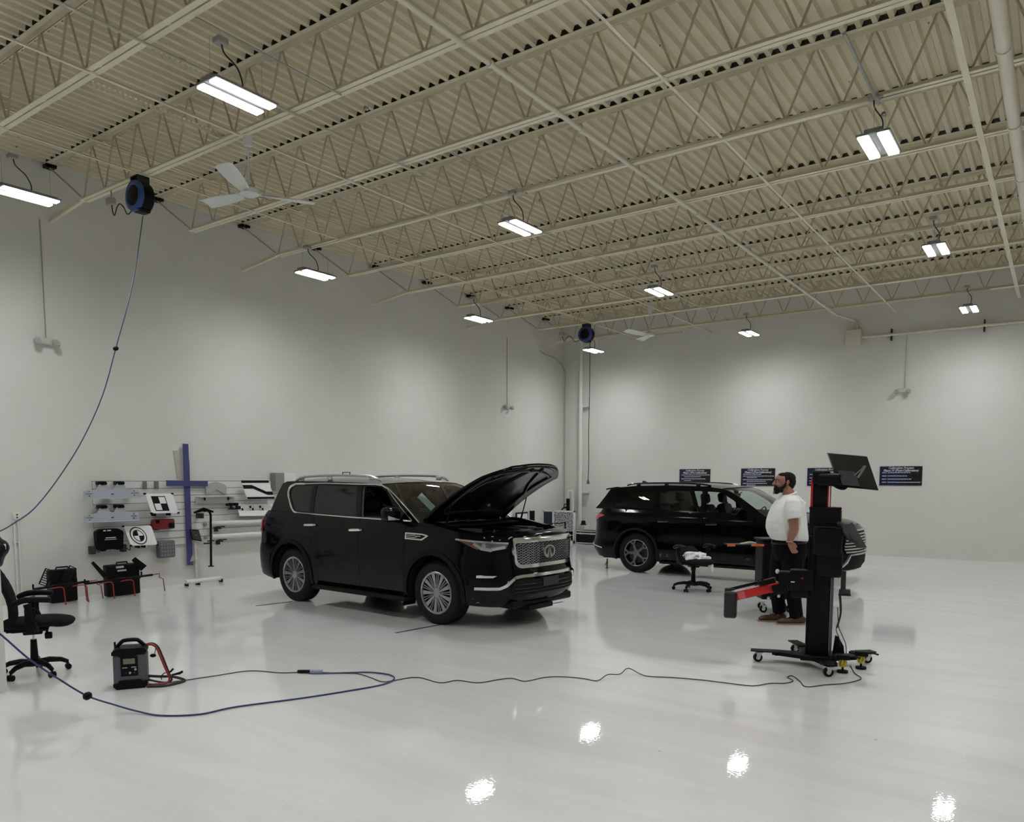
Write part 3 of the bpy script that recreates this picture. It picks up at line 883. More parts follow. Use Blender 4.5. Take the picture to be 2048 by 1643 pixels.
# ================================================================== SUV with its bonnet open
car1 = empty('suv', (-9.26, 8.36, 0), radians(-3.5), label='black SUV with its hood raised and chrome mesh grille, parked nearest the left wall', cat='car')
c1 = Car(xr=-1.22, xf=4.06, W=.985, Lr=.70, Lf=.86, nr=2.9, nf=2.8, R=.40, rim=.275, rz=.41, Ra=.475, wb=2.98, flare=.012,
    sill=.30, rsill=.42, fsill=.27,
    side=[(.2,.12),(.30,.05),(.36,.012),(.50,.0),(.80,-.006),(1.0,.0),(1.12,.012),(1.22,.03),(1.30,.05),(1.36,.09)],
    front=[(.2,.20),(.27,.14),(.34,.05),(.45,.0),(.62,.0),(.70,.03),(.80,.05),(1.0,.05),(1.10,.06),(1.16,.10),(1.25,.16)],
    rear=[(.3,.1),(.45,.02),(.65,.0),(.78,.02),(.86,.09),(1.05,.11),(1.2,.15),(1.27,.26),(1.35,.50)],
    top=[(-1.9,1.335),(-.5,1.34),(0,1.33),(1.5,1.295),(2.6,1.275),(2.9,1.265),(3.3,1.195),(3.7,1.150),(4.1,1.130),(5.5,1.132)],
    tum=.26, tumc=.22)
def cor(poly, sl=lambda x: 1.26-.127*x, c_=c1):
    out = []
    for x, z in poly:
        t = max(0, z-c_.belt(x)); out.append((x-(.052+c_.tum*t+c_.tumc*t*t)*sl(x), z))
    return out
w_q = rounded(cor([(.08,1.355),(.0,1.42),(-.09,1.60),(-.05,1.69),(.10,1.728),(.52,1.738),(.44,1.345)]), [.05,.05,.08,.05,.04,.02,.02])
w_r = rounded(cor([(.53,1.342),(.62,1.738),(1.52,1.735),(1.50,1.315)]), .02)
w_f = rounded(cor([(1.60,1.312),(1.625,1.730),(2.02,1.715),(2.13,1.64),(2.36,1.315)]), [.02,.03,.05,.05,.02])
A1 = dict(doors=(.52, 1.55, 2.46), dz=.37,
    green=cor([(2.72,1.268),(2.50,1.44),(2.28,1.60),(2.10,1.715),(1.98,1.752),(1.6,1.775),(.8,1.792),(.2,1.795),(-.18,1.79),(-.30,1.755),(-.42,1.62),(-.55,1.45),(-.63,1.345)]),
    wins=[w_q, w_r, w_f], ws_top=4, roof_rear=9, bow_b=.20, bow_t=.13, bow_rt=.10, bow_rb=.28, crown=.062, hcrown=.045,
    handle={'rear_door': (.46+.02, 1.165), 'front_door': (1.50+.0, 1.135)}, handle_m=M_CHROME, pillar_m=M_SEATG,
    glasses=[('quarter_window', w_q, G_TINT, (False, True), .006), ('rear_door_window', w_r, G_TINT, (False, True), .006), ('front_door_window', w_f, G_CLR, (True,), .006)],
    trim=rounded(cor([(.06,1.325),(-.02,1.40),(-.125,1.60),(-.08,1.715),(.08,1.75),(.8,1.765),(1.9,1.750),(2.04,1.735),(2.12,1.70),(2.60,1.290),(1.5,1.300)]), [.06,.06,.1,.06,.05,.02,.02,.02,.02,.01,.02]),
    trim_w=lambda x, z: .020 if x < .06 else (.011 if z < 1.34 or z > 1.70 else .004), trim_m=M_CHROME,
    wheel='multi', rim_m=M_RIM1, lip=.055, lip_m=M_BLACK, rvm=(1.98, 1.62),
    bay=(2.78, lambda y: 3.86-.30*(abs(y)/.8)**2.2, .80))
K = build_car(c1, car1, A1)
S1 = c1.S; F1 = c1.F
sh1 = K['sh']
fp = lambda poly, off=0, hh=.06, holes=(): orient(patch(poly, list(holes), hh, lambda y, z: F1(y, z, off)))
# cut outs behind the grille read dark: back plate
gout = rounded([(-.61,1.118),(-.575,.745),(.575,.745),(.61,1.118)], [.04,.10,.10,.04])
gin = rounded([(-.575,1.052),(-.542,.788),(.542,.788),(.575,1.052)], [.03,.07,.07,.03])
fr = thick(fp(gout, .028, holes=[gin]), -.03)
gr = fr.build('grille', M_CHROME, car1); 
fp(gin, .004).build('grille_backing', M_UNDER, gr)
mesh = MB()                     # wavy chrome lattice
def lattice(y, z): return pip((y, z), gin)
for row in range(-4, 24):
    for sgn in (-1, 1):
        seg = []
        for i in range(57):
            y = -.57+1.14*i/56; z = .80+row*.031+sgn*.42*(y+.57)-(.48 if sgn > 0 else 0)+.006*sin(y*70)
            if lattice(y, z): seg.append(F1(y, z, .014))
            else:
                if len(seg) > 2: mesh.tube(seg, .0026, 5)
                seg = []
        if len(seg) > 2: mesh.tube(seg, .0026, 5)
mesh.build('mesh', M_RIM2, gr)
# oval badge: ring broken at the bottom by two converging bars
bd = MB(); cz, rx, ry = .925, .115, .082
xb_ = F1(0, cz, .040).x
MBd = Matrix.Translation((xb_, 0, cz)) @ Matrix.Rotation(pi/2, 4, 'Z') @ Matrix.Rotation(pi/2, 4, 'X')
ring = [(cos(radians(-62+304*i/44)), sin(radians(-62+304*i/44))) for i in range(45)]
for (a0, b0), (a1, b1) in zip(ring, ring[1:]):
    bd.prism([(rx*a0, ry*b0), (rx*a1, ry*b1), (rx*.78*a1, ry*.72*b1+.004), (rx*.78*a0, ry*.72*b0+.004)], .014, MBd)
for s_ in (-1, 1):
    q_ = [(s_*.002, .050), (s_*.012, .040), (s_*.058, -.070), (s_*.024, -.080)]
    bd.prism(q_ if s_ < 0 else q_[::-1], .014, MBd)
bd.build('emblem', M_SATIN, gr, smooth=False)
# headlights
for mir in (False, True):
    u1 = c1.uy(-.66)
    hp = [(3.36,1.10),(3.60,1.085),(u1,1.055),(u1-.02,1.00),(u1-.22,.975),(3.80,.965),(3.55,1.03)]
    hb = orient(patch(hp, [], .05, lambda u, z: S1(u, z, .004)))
    hb = (mirror(hb) if mir else hb).build('headlight', mat('headlamp_reflector', (.30, .31, .32), .2, .7), car1)
    lens = orient(patch(hp, [], .05, lambda u, z: S1(u, z, .022))); (mirror(lens) if mir else lens).build('lens', G_LENS, hb)
    st = strip_fn(S1, [(3.37+(u1-3.37)*i/14, 1.100-.045*i/14) for i in range(15)], .026, .022); (mirror(st) if mir else st).build('light_strip', M_CHROME, hb)
    am = orient(patch([(3.44,1.078),(3.54,1.072),(3.72,.99),(3.66,.985)], [], .05, lambda u, z: S1(u, z, .012))); (mirror(am) if mir else am).build('side_reflector', M_AMBER, hb)
    st = strip_fn(S1, [(3.62,1.055),(3.72,.995),(3.84,.975),(u1-.22,.985),(u1-.04,1.01)], .042, .016); (mirror(st) if mir else st).build('running_light', mat('pale_light_bar', (.72,.74,.75), .2, .2), hb)
    pj = MB(); p = S1(u1-.30, 1.025, .0); M_ = Matrix.Translation(p+Vector((.0,0,0))) @ Matrix.Rotation(pi/2, 4, 'Y') @ Matrix.Rotation(.55, 4, 'X')
    pj.lathe([(.0,.022),(.02,.018),(.030,.006),(.036,.0),(.042,-.002)], 20, M_); (mirror(pj) if mir else pj).build('projector', M_ALU, hb)
    # fog light
    ua, ub = c1.uy(-.93), c1.uy(-.78)
    fg = thick(orient(patch([(ua+.02,.672),(ub,.668),(ub-.05,.645),(ua+.02,.643)], [], .05, lambda u, z: S1(u, z, .012))), -.01)
    (mirror(fg) if mir else fg).build('fog_light', mat('pale_light_bar', (1,1,1)), car1)
    # taillight
    tl = thick(orient(patch([(-.78,1.20),(-.78,1.03),(c1.uyr(-.62),1.00),(c1.uyr(-.62),1.22)], [], .06, lambda u, z: S1(u, z, .02))), -.02)
    (mirror(tl) if mir else tl).build('taillight', M_REDL, car1)
    # fender vent
    vp = [(2.48,1.145),(2.80,1.14),(2.905,1.118),(2.79,1.055),(2.48,1.06)]
    vi = [(2.500,1.128),(2.79,1.124),(2.86,1.112),(2.775,1.073),(2.500,1.077)]
    v_ = thick(orient(patch(vp, [vi], .03, lambda u, z: S1(u, z, .014))), -.012)
    for a_ in ([(2.50,1.112),(2.66,1.112),(2.70,1.092)], [(2.50,1.090),(2.66,1.088),(2.70,1.106),(2.76,1.106)]):
        q_ = strip_fn(S1, a_, .010, .012); v_.add(q_.v, q_.f)
    v_ = (mirror(v_) if mir else v_).build('fender_vent', M_CHROME, car1)
    bk = orient(patch(vi, [], .05, lambda u, z: S1(u, z, .003))); (mirror(bk) if mir else bk).build('vent_backing', M_UNDER, v_)
    # side mirror
    mm = MB(); mm.box((2.33,-1.09,1.375), (.17,.25,.19), rot=(0,0,-.12), bev=.06)
    mm.tube([(2.36,-.93,1.29),(2.35,-1.0,1.29),(2.34,-1.06,1.31)], .028, 8)
    mo = (mirror(mm) if mir else mm).build('side_mirror', M_PAINT, car1)
    ms = MB(); ms.prism([(-.10,0),(.09,0),(-.10,.055)], .01, Matrix.Translation((2.415,-1.10,1.305)) @ Matrix.Rotation(pi/2-.12, 4, 'Z') @ Matrix.Rotation(pi/2, 4, 'X'))
    (mirror(ms) if mir else ms).build('signal_strip', M_CHROME, mo)
    # running board
    rb = MB().box((1.52,-.93,.275), (1.95,.20,.05), bev=.02); (mirror(rb) if mir else rb).build('running_board', M_UNDER, car1)
    # roof rail
    rr = MB(); yr = -.66
    P0 = [(-.28,1.80),(-.12,1.845),(.08,1.868),(.7,1.882),(1.35,1.872),(1.56,1.845),(1.68,1.805)]
    rr.tube(smooth_path([(x,yr-.02*(z>1.84),z) for x,z in P0], 5), [.012]+[.019]*29+[.012], 8)
    for x in (-.13, .55, 1.48): rr.box((x,yr,1.838), (.10,.035,.06), bev=.01)
    (mirror(rr) if mir else rr).build('roof_rail', M_SATIN, car1)
    # hood strut
    hs = MB().cyl((2.98,-.76,1.20), (3.10,-.755,1.565), .008, 8).cyl((2.98,-.76,1.20), (3.03,-.757,1.36), .013, 8)
    (mirror(hs) if mir else hs).build('hood_strut', M_BLACK, car1)
    # mud flap behind the front wheel
    mf = MB().box((2.44,-.88,.27), (.02,.22,.16), rot=(0,.2,0)); (mirror(mf) if mir else mf).build('mud_flap', M_BLACK, car1)
MB().box((.88,-.69,1.905), (.01,.01,.03)).box((1.04,-.69,1.905),(.01,.01,.03)).box((.96,-.69,1.922),(.17,.012,.01)).build('rail_bracket', M_DKGREY, car1)
# lower bumper: chrome blade, intake, plate bracket
ch = strip_fn(F1, [(y, .515) for y in (-.93,-.86,-.80,-.76)]+[(-.70,.545),(-.63,.61),(-.59,.640)]+[(-.5+.1*i, .652) for i in range(11)]+[(.59,.640),(.63,.61),(.70,.545)]+[(y,.515) for y in (.76,.80,.86,.93)], .044, .03)
ch.build('bumper_blade', M_CHROME, car1)
it = fp(rounded([(-.60,.60),(-.66,.42),(.66,.42),(.60,.60)], .04), .006); it = it.build('lower_intake', M_UNDER, car1)
ba = MB()
for z in (.46,.50,.55): 
    q_ = strip_fn(F1, [(-.6+.1*i, z) for i in range(13)], .012, .016); ba.add(q_.v, q_.f)
ba.build('intake_bar', M_BLACKGL, it)
thick(fp(rounded([(-.16,.50),(.16,.50),(.16,.61),(-.16,.61)], .012), .03), -.02).build('plate_bracket', M_DKGREY, car1)
MB().box((3.72,0,.30), (.5,1.25,.10), bev=.03).box((3.86,-.1,.235),(.30,.5,.06),bev=.01).build('skid_plate', M_BLACK, car1)
# engine bay
bay = MB(); bay.box((3.22,0,.86), (.90,1.56,.04)).box((2.80,0,1.05), (.03,1.58,.42)).box((3.14,-.79,1.02), (.72,.02,.36)).box((3.14,.79,1.02), (.72,.02,.36)).box((3.70,0,1.0), (.06,1.15,.26))
bay.box((2.86,0,1.225), (.18,1.56,.03), bev=.01)
bay.box((3.76,0,1.135), (.16,1.0,.02), bev=.008)
eb = bay.build('engine_bay', M_UNDER, car1)
MB().box((3.30,0,1.10), (.60,.62,.14), bev=.05).box((3.30,0,1.18), (.45,.16,.03), bev=.01).build('engine_cover', M_BLACK, eb)
MB().box((3.2,-.58,1.12), (.30,.24,.16), bev=.02).cyl((3.5,.52,1.0),(3.5,.52,1.17),.06,14).box((3.2,.55,1.1),(.34,.2,.16),bev=.02).build('fluid_tank', M_DKGREY, eb)
MB().tube(smooth_path([(3.45,-.35,1.15),(3.55,-.5,1.18),(3.62,-.62,1.12)],5),.025,8).tube(smooth_path([(3.0,-.4,1.15),(3.1,-.2,1.19),(3.3,-.45,1.16),(3.5,-.3,1.17)],5),.012,8).build('hose', M_BLACK, eb)
wp = MB()
for s_ in (-1,1): wp.tube([(2.86,s_*.35-.2,1.262),(2.89,s_*.35+.30,1.285)], .006, 6)
wp.build('wiper', M_BLACK, car1)
# hood panel, built closed from its hinge line then swung up
HL = lambda y: 1.47-.40*(abs(y)/.82)**2.4
def dz(l): return -.008*l-.105*l**2.3 if l > 0 else 0
def hoodfn(f, s_, off=0):
    y = (2*s_-1)*.825*(1-.05*f); l = HL(y)*f
    z = dz(l)+.055*(1-abs(2*s_-1)**2.4)*min(1, .4+f)
    if abs(y) > .3: z += .010*exp(-((abs(y)-.46)/.05)**2)
    return Vector((l, y, z+off))
hp = MB().grid(hoodfn, 22, 30); orient(hp, Vector((.7,0,-3)))
hp = thick(hp, -.022)
Rh = Matrix.Translation((2.64,0,1.295)) @ Matrix.Rotation(radians(-37.5), 4, 'Y')
hp.v = [Rh @ v for v in hp.v]; ho = hp.build('hood', M_PAINT, car1)
inn = MB(); inn.grid(lambda f, s_: Rh @ (hoodfn(.06+.88*f, .06+.88*s_, -.030)+Vector((0,0,0))), 14, 20)
for a_, b_ in (((.12,.12),(.88,.12)), ((.12,.88),(.88,.88)), ((.12,.12),(.12,.88)), ((.12,.5),(.90,.5)), ((.5,.12),(.92,.40)), ((.5,.88),(.92,.60)), ((.86,.14),(.86,.86))):
    inn.tube([Rh @ hoodfn(a_[0]+(b_[0]-a_[0])*t/12, a_[1]+(b_[1]-a_[1])*t/12, -.034) for t in range(13)], .020, 8)
inn.build('inner_panel', mat('hood_underside', (.011,.011,.012), .38, coat=.3), ho)
MB().tube([Rh @ hoodfn(.985, .2+.6*t/12, -.04) for t in range(13)], .012, 6).build('weather_seal', M_UNDER, ho)
# paper sheet behind the windscreen
pg = MB()
M_ = Matrix.Translation((2.36,-.36,1.50)) @ Matrix.Rotation(radians(35.5+10), 4, 'Z') @ Matrix.Rotation(radians(-20), 4, 'X') @ Matrix.Rotation(radians(-42), 4, 'Y')
pg.box((0,0,0), (.15,.004,.0), M=M_)
pg = MB().box((0,0,0), (.26,.003,.085), M=Matrix.Translation((2.30,-.42,1.52)) @ Matrix.Rotation(radians(39), 4, 'Z') @ Matrix.Rotation(radians(45), 4, 'Y'))
po = pg.build('paper_tag', mat('pale_green_paper', (.50,.62,.56), .7), None, smooth=False)
po.location = car1.location; po.rotation_euler = car1.rotation_euler
tag(po, 'pale green paper tag leaning inside the windshield of the SUV with raised hood', 'paper tag')
# ================================================================== second SUV, bonnet shut
car2 = empty('suv', (-6.70, 14.55, 0), radians(-1.5), label='black SUV with closed hood and slatted chrome grille, parked behind the man', cat='car')
c2 = Car(xr=-1.22, xf=3.91, W=.985, Lr=.62, Lf=.88, nr=2.7, nf=2.5, R=.385, rim=.268, rz=.39, Ra=.455, wb=2.84, flare=.012,
    sill=.24, rsill=.30, fsill=.24,
    side=[(.2,.10),(.30,.04),(.45,.005),(.62,.012),(.80,.0),(1.0,.0),(1.12,.02),(1.20,.05),(1.30,.09)],
    front=[(.2,.16),(.26,.08),(.36,.01),(.46,.0),(.60,.01),(.80,.02),(.95,.05),(1.02,.10),(1.10,.20)],
    rear=[(.28,.12),(.40,.02),(.55,.0),(.66,.05),(.90,.08),(1.05,.07),(1.15,.16),(1.22,.30),(1.30,.45)],
    top=[(-1.8,1.22),(-.6,1.235),(.5,1.215),(2.1,1.185),(2.5,1.170),(3.0,1.125),(3.35,1.08),(3.65,1.045),(3.95,1.01),(5.5,1.01)],
    tum=.24, tumc=.25)
sl2 = lambda x: .47-.05*x
cr2 = lambda p: cor(p, sl2, c2)
x_q = rounded(cr2([(-.52,1.30),(-.30,1.46),(-.02,1.575),(.42,1.60),(.42,1.25)]), [.04,.05,.05,.03,.03])
x_r = rounded(cr2([(.50,1.25),(.50,1.60),(1.36,1.60),(1.33,1.225)]), .03)
x_f = rounded(cr2([(1.42,1.22),(1.44,1.595),(1.72,1.58),(1.97,1.43),(2.20,1.215)]), [.03,.03,.06,.05,.02])
A2 = dict(doors=(.45, 1.38, 2.34), dz=.33,
    green=cr2([(2.52,1.170),(2.28,1.34),(2.08,1.48),(1.90,1.585),(1.75,1.645),(1.45,1.685),(.7,1.705),(0,1.69),(-.45,1.655),(-.62,1.62),(-.72,1.50),(-.87,1.33),(-.97,1.235)]),
    wins=[x_q, x_r, x_f], ws_top=4, roof_rear=9, bow_b=.30, bow_t=.16, bow_rt=.08, bow_rb=.16, crown=.055, hcrown=.07,
    handle={'rear_door': (.60, 1.02), 'front_door': (1.56, 1.0)}, handle_m=M_BLACKGL, pillar_m=M_BLACK,
    glasses=[('quarter_window', x_q, G_TINT, (False, True), .006), ('rear_door_window', x_r, glass('second_car_glass', (.85,.93,.9), .75), (False, True), .006), ('front_door_window', x_f, G_CLR, (True,), .006)],
    trim=None, trim_m=M_BLACKGL, wheel='y', rim_m=M_RIM2, lip=.035, lip_m=M_UNDER, rvm=(1.66, 1.52))
K2 = build_car(c2, car2, A2)
S2 = c2.S; F2 = c2.F
f2 = lambda poly, off=0, hh=.06, holes=(): orient(patch(poly, list(holes), hh, lambda y, z: F2(y, z, off)))
g2 = thick(f2(rounded([(-.58,.96),(-.66,.62),(-.60,.56),(.60,.56),(.66,.62),(.58,.96)], .03), .012), -.01).build('grille', M_UNDER, car2)
for z, hw in ((.945,.58),(.885,.60),(.835,.61),(.785,.625),(.735,.64),(.685,.65),(.635,.65),(.585,.62)):
    strip_fn(F2, [(-hw+2*hw*i/20, z) for i in range(21)], .030, .035).build('chrome_slat', M_SATIN, g2)
li = thick(f2([(-.50,.52),(-.66,.28),(.66,.28),(.50,.52)], .012), -.01).build('lower_intake', M_UNDER, car2)
strip_fn(F2, [(-.80,.285),(-.70,.29),(-.60,.41),(-.52,.535)]+[(-.4+.1*i, .54) for i in range(9)]+[(.52,.535),(.60,.41),(.70,.29),(.80,.285)], .035, .04).build('bumper_blade', M_SATIN, car2)
strip_fn(F2, [(-.80+.1*i, .262) for i in range(17)], .024, .03).build('lower_lip', M_SATIN, car2)
for mir in (False, True):
    q = lambda m_: mirror(m_) if mir else m_
    u1 = c2.uy(-.60)
    hp2 = [(3.28,.99),(3.45,1.0),(u1,.965),(u1,.925),(u1-.30,.90),(3.43,.94)]
    hb = q(orient(patch(hp2, [], .05, lambda u, z: S2(u, z, .006)))).build('headlight', M_UNDER, car2)
    q(strip_fn(S2, [(3.33+(u1-3.33)*i/10, .985-.022*i/10) for i in range(11)], .022, .014)).build('running_light', MATS['pale_light_bar'], hb)
    q(orient(patch(hp2, [], .05, lambda u, z: S2(u, z, .02)))).build('lens', G_LENS, hb)
    tl = q(thick(orient(patch([(-.70,1.10),(-.78,1.125),(c2.uyr(-.45),1.125),(c2.uyr(-.45),1.05),(-.88,1.045)], [], .05, lambda u, z: S2(u, z, .02))), -.02)).build('taillight', M_REDL, car2)
    q(strip_fn(S2, [(-.74,.455),(-.86,.475),(-1.0,.50),(c2.uyr(-.85),.515),(c2.uyr(-.70),.52)], .022, .02)).build('bumper_trim', M_CHROME, car2)
    mm = MB(); mm.box((2.05,-1.09,1.25), (.16,.23,.15), rot=(0,0,-.15), bev=.055).tube([(2.08,-.93,1.18),(2.07,-1.0,1.18),(2.06,-1.05,1.19)], .025, 8)
    q(mm).build('side_mirror', M_PAINT, car2)
    rr = MB(); rr.tube(smooth_path([(x,-.68,z) for x,z in [(-.35,1.70),(-.15,1.735),(.6,1.75),(1.15,1.735),(1.4,1.70)]], 6), .016, 8)
    for x in (-.1,.5,1.15): rr.box((x,-.68,1.715), (.08,.03,.05), bev=.008)
    q(rr).build('roof_rail', M_BLACKGL, car2)
    q(MB().box((1.45,-.90,.235), (1.9,.12,.05), bev=.02)).build('side_skirt', M_BLACK, car2)
    q(orient(patch([(2.55,.98),(2.72,.975),(2.72,.955),(2.55,.96)], [], .05, lambda u, z: S2(u, z, .012)))).build('fender_badge', M_SATIN, car2)
sp = MB(); sp.grid(lambda a, b: Vector((-.60-.24*a-.10*a*(1-(2*b-1)**2), (2*b-1)*.68, 1.668-.035*a)), 6, 14); sp = thick(orient(sp, Vector((-.7,0,1))), -.028)
sp.build('rear_spoiler', M_PAINT, car2)
MB().prism([(-.09,0),(.09,0),(-.05,.055),(-.085,.05)], .03, Matrix.Translation((-.28,.015,1.735)) @ Matrix.Rotation(pi/2, 4, 'X')).build('roof_antenna', M_BLACKGL, car2)
# protective plastic over the far front seat
mb = MB(); mb.grid(lambda a, b: Vector((1.20+.20*a+.03*sin(b*9), .30+.30*b+.02*sin(a*8), 1.42-.60*a+.03*sin(a*7+b*5))), 10, 8)
sb = mb.build('seat_cover', mat('clear_plastic_wrap', (.45,.46,.46), .3), None); sb.location = car2.location; sb.rotation_euler = car2.rotation_euler
tag(sb, 'pale plastic cover draped over a front seat inside the SUV behind the man', 'seat cover')
# ================================================================== equipment standing on the floor (local x = to the right as seen, y = away)
YAW = radians(35.51)
def castor(parent, x, y, r, m=None, rz=0.0, name='castor'):
    mb = MB(); M_ = Matrix.Translation((x, y, 0)) @ Matrix.Rotation(rz, 4, 'Z')
    mb.cyl((0, -.016, r), (0, .016, r), r, 20, M=M_)
    o = mb.build(name, M_BLACK, parent)
    fk = MB()
    for s_ in (-1, 1): fk.prism([(-.012, r*.7), (.012, r*.7), (.035, r*2.05), (-.02, r*2.05)], .004, M_ @ Matrix.Translation((0, s_*.022+.002, 0)) @ Matrix.Rotation(pi/2, 4, 'X'))
    fk.box((.01, 0, r*2.1), (.07, .05, .006), M=M_)
    fk.cyl((0, -.019, r), (0, .019, r), r*.5, 12, M=M_)
    fk.build('fork', m or M_ALU, o)
    return o
# ---- calibration stand
st = empty('calibration_stand', (-1.85, 7.80, 0), radians(14), label='tall black wheeled calibration stand with tilted monitor and red side arm', cat='equipment stand')
bs = MB()
def leg_poly(p0, p1, w0, w1):
    d = (Vector(p1)-Vector(p0)).normalized(); n = Vector((-d.y, d.x))
    return [tuple(Vector(p0)-n*w0), tuple(Vector(p1)-n*w1), tuple(Vector(p1)+n*w1), tuple(Vector(p0)+n*w0)]
for tip, zt_ in (((-.44, .06), .10), ((-.16, .40), .10), ((.10, -.30), .10), ((.36, .16), .12)):
    bs.prism(leg_poly((0, 0), tip, .12, .055), .035, Matrix.Translation((0, 0, .07)))
bs.box((-.02, .0, .10), (.32, .34, .05), bev=.01)
bs.build('base', M_BLACK, st)
for (x, y) in ((-.58, -.04), (-.24, .52), (.07, -.42), (.44, .30)):
    pad = MB(); a = atan2(y, x)
    pad.prism(leg_poly((x*.72, y*.72), (x*1.12, y*1.12), .06, .05), .012, Matrix.Translation((0, 0, .110)))
    pad.box((x*.70, y*.70, .10), (.03, .10, .035), rot=(0, 0, a)); pad.build('foot_plate', M_BLACK, st)
    castor(st, x, y, .044, M_ALU, .4)
for (x, y) in ((.20, -.20), (.37, .02)):
    lv = MB().cyl((x, y, .0), (x, y, .02), .05, 20).cyl((x, y, .02), (x, y, .17), .010, 10).box((x, y, .15), (.12, .08, .05), bev=.01).tube([(x+.03,y,.15),(x+.10,y-.02,.165),(x+.15,y-.03,.155)], .009, 6)
    lv = lv.build('levelling_foot', M_BLACK, st)
    yl = mat('yellow_plastic', (.62, .46, .06), .45)
    q = MB()
    for k in range(6): a = 2*pi*k/6; q.tube([(x+.02*cos(a),y+.02*sin(a),.06),(x+.035*cos(a+.3),y+.035*sin(a+.3),.09),(x+.022*cos(a+.5),y+.022*sin(a+.5),.125)], .009, 6)
    q.cyl((x,y,.055),(x,y,.125),.018,12); q.build('yellow_knob', yl, lv)
col = MB(); col.box((-.03, 0, .70), (.205, .16, 1.16), bev=.015)
col.box((-.13, 0, .70), (.02, .18, 1.16), bev=.006)
col.build('column', M_BLACK, st)
MB().box((.088, -.03, .62), (.024, .12, 1.05), bev=.004).build('side_rail', mat('rail_grey', (.07,.07,.068), .45), st)
MB().box((.0, .02, 1.42), (.28, .20, .25), bev=.012).box((.0,.02,1.548),(.29,.21,.02),bev=.006).build('upper_housing', M_BLACK, st)
MB().box((.145, .02, 1.42), (.004, .10, .22)).build('edge_strip', M_DKGREY, st)
MB().box((.115, .0, 1.552), (.05, .05, .016), bev=.005).build('red_latch', M_RED, st)
mast = MB().box((-.05, .02, 1.70), (.13, .09, .34), bev=.008).build('mast', M_BLACK, st)
for x, w_ in ((-.125, .022), (.018, .022), (.043, .010)): MB().box((x, .02, 1.69), (w_, .075, .30), bev=.003).build('red_rail', M_RED, mast)
hd = MB().box((-.045, .0, 1.845), (.16, .14, .13), bev=.02).box((.03, -.03, 1.82), (.22, .16, .12), bev=.03).cyl((.07,-.02,1.80),(.16,-.06,1.80),.045,16)
hd.cyl((.13,.03,1.78),(.13,-.10,1.78),.05,16).tube(smooth_path([(.05,-.08,1.78),(.10,-.11,1.745),(.16,-.10,1.735),(.20,-.07,1.78)],5),.010,8)
hd.build('swivel_head', M_BLACK, st)
# monitor seen from behind, leaning; its back faces the camera
MM = Matrix.Translation((.215, -.01, 1.90)) @ Matrix.Rotation(radians(-9), 4, 'Y') @ Matrix.Rotation(radians(22), 4, 'Z')
mon = MB()
def mq(x, z, y=0): # sheared panel like a screen turned and tipped
    return Vector((x+.055*(-z)/.16, y+.05*z/.16*1.6+.18*x, z-.10*x))
C4 = [(-.150, .160), (.195, .160), (.185, -.160), (-.15, -.160)]
fr_ = [mq(x, z)+Vector((.215, -.02, 1.90)) for x, z in C4]; bk_ = [p+Vector((-.012, .034, .006)) for p in fr_]
mon.v = fr_+bk_; mon.f = [(0,1,2,3), (7,6,5,4), (0,4,5,1), (1,5,6,2), (2,6,7,3), (3,7,4,0)]
mo = mon.build('monitor', mat('monitor_back_gloss', (.012,.013,.012), .16, spec=.6), st, smooth=False)
def mpanel(x0, x1, z0, z1, t, nm, m_, par):
    f_ = [mq(x, z)+Vector((.215, -.02-t, 1.90)) for x, z in ((x0,z1),(x1,z1),(x1,z0),(x0,z0))]; b_ = [p+Vector((0, t, 0)) for p in f_]
    q = MB(); q.v = f_+b_; q.f = [(0,3,2,1),(4,5,6,7),(0,1,5,4),(1,2,6,5),(2,3,7,6),(3,0,4,7)]
    return q.build(nm, m_, par, smooth=False)
mpanel(-.12, .03, -.14, .0, .03, 'rear_cover', M_DKGREY, mo)
mpanel(-.14, .18, -.160, -.143, .012, 'lower_bezel', M_BLACK, mo)
# grey hook arm behind the screen
MB().tube(smooth_path([(.24,-.10,1.86),(.29,-.11,1.91),(.33,-.11,1.95),(.30,-.115,1.89),(.27,-.12,1.84)],5), [.006]*8+[.012]*13, 6).build('screen_bracket', mat('mid_grey_metal', (.16,.16,.155), .4, .3), mo)
MB().box((.05,-.10,1.02),(.24,.08,.26),bev=.03).box((.03,-.10,1.24),(.26,.10,.30),bev=.035).tube(smooth_path([(-.07,-.155,1.37),(.06,-.16,1.375),(.11,-.16,1.355),(.15,-.155,1.28)],6),.005,6).build('equipment_box', M_BLACK, st)
bg = MB(); bg.grid(lambda a, b: Vector((.10+.14*a+.13*b, -.09+.03*sin(a*5)*b+.01*sin(b*9), 1.415+.01*sin(a*7)-.235*b+.04*(1-a)*b)), 12, 14)
bg = thick(orient(bg, Vector((.1,1,1.2))), .02); bg.build('dust_cover', mat('grey_nylon', (.055,.057,.053), .6, bump=.5, bscale=40), st)
MB().box((.185,.0,.85),(.045,.06,.20),bev=.008).box((.20,0,.745),(.10,.07,.05),bev=.01).box((.20,0,.715),(.11,.08,.012)).build('power_brick', M_DKGREY, st)
fn = MB().prism([(0,0),(.11,0),(.10,.08),(.05,.17),(.02,.18)], .03, Matrix.Translation((.11,.03,.13)) @ Matrix.Rotation(pi/2,4,'X')); fn.build('cable_guide', M_BLACK, st)
cb_ = MB().tube(smooth_path([(.15,-.06,.72),(.165,-.07,.55),(.155,-.07,.42),(.19,-.06,.33),(.225,-.04,.24),(.235,-.02,.13),(.24,-.05,.05)],6),.0045,6)
cb_.tube(smooth_path([(.14,-.07,.60),(.15,-.08,.44),(.135,-.08,.38),(.165,-.07,.30),(.18,-.05,.22)],6),.0045,6).tube(smooth_path([(.16,-.06,.72),(.17,-.07,.55),(.14,-.07,.40)],6),.010,6)
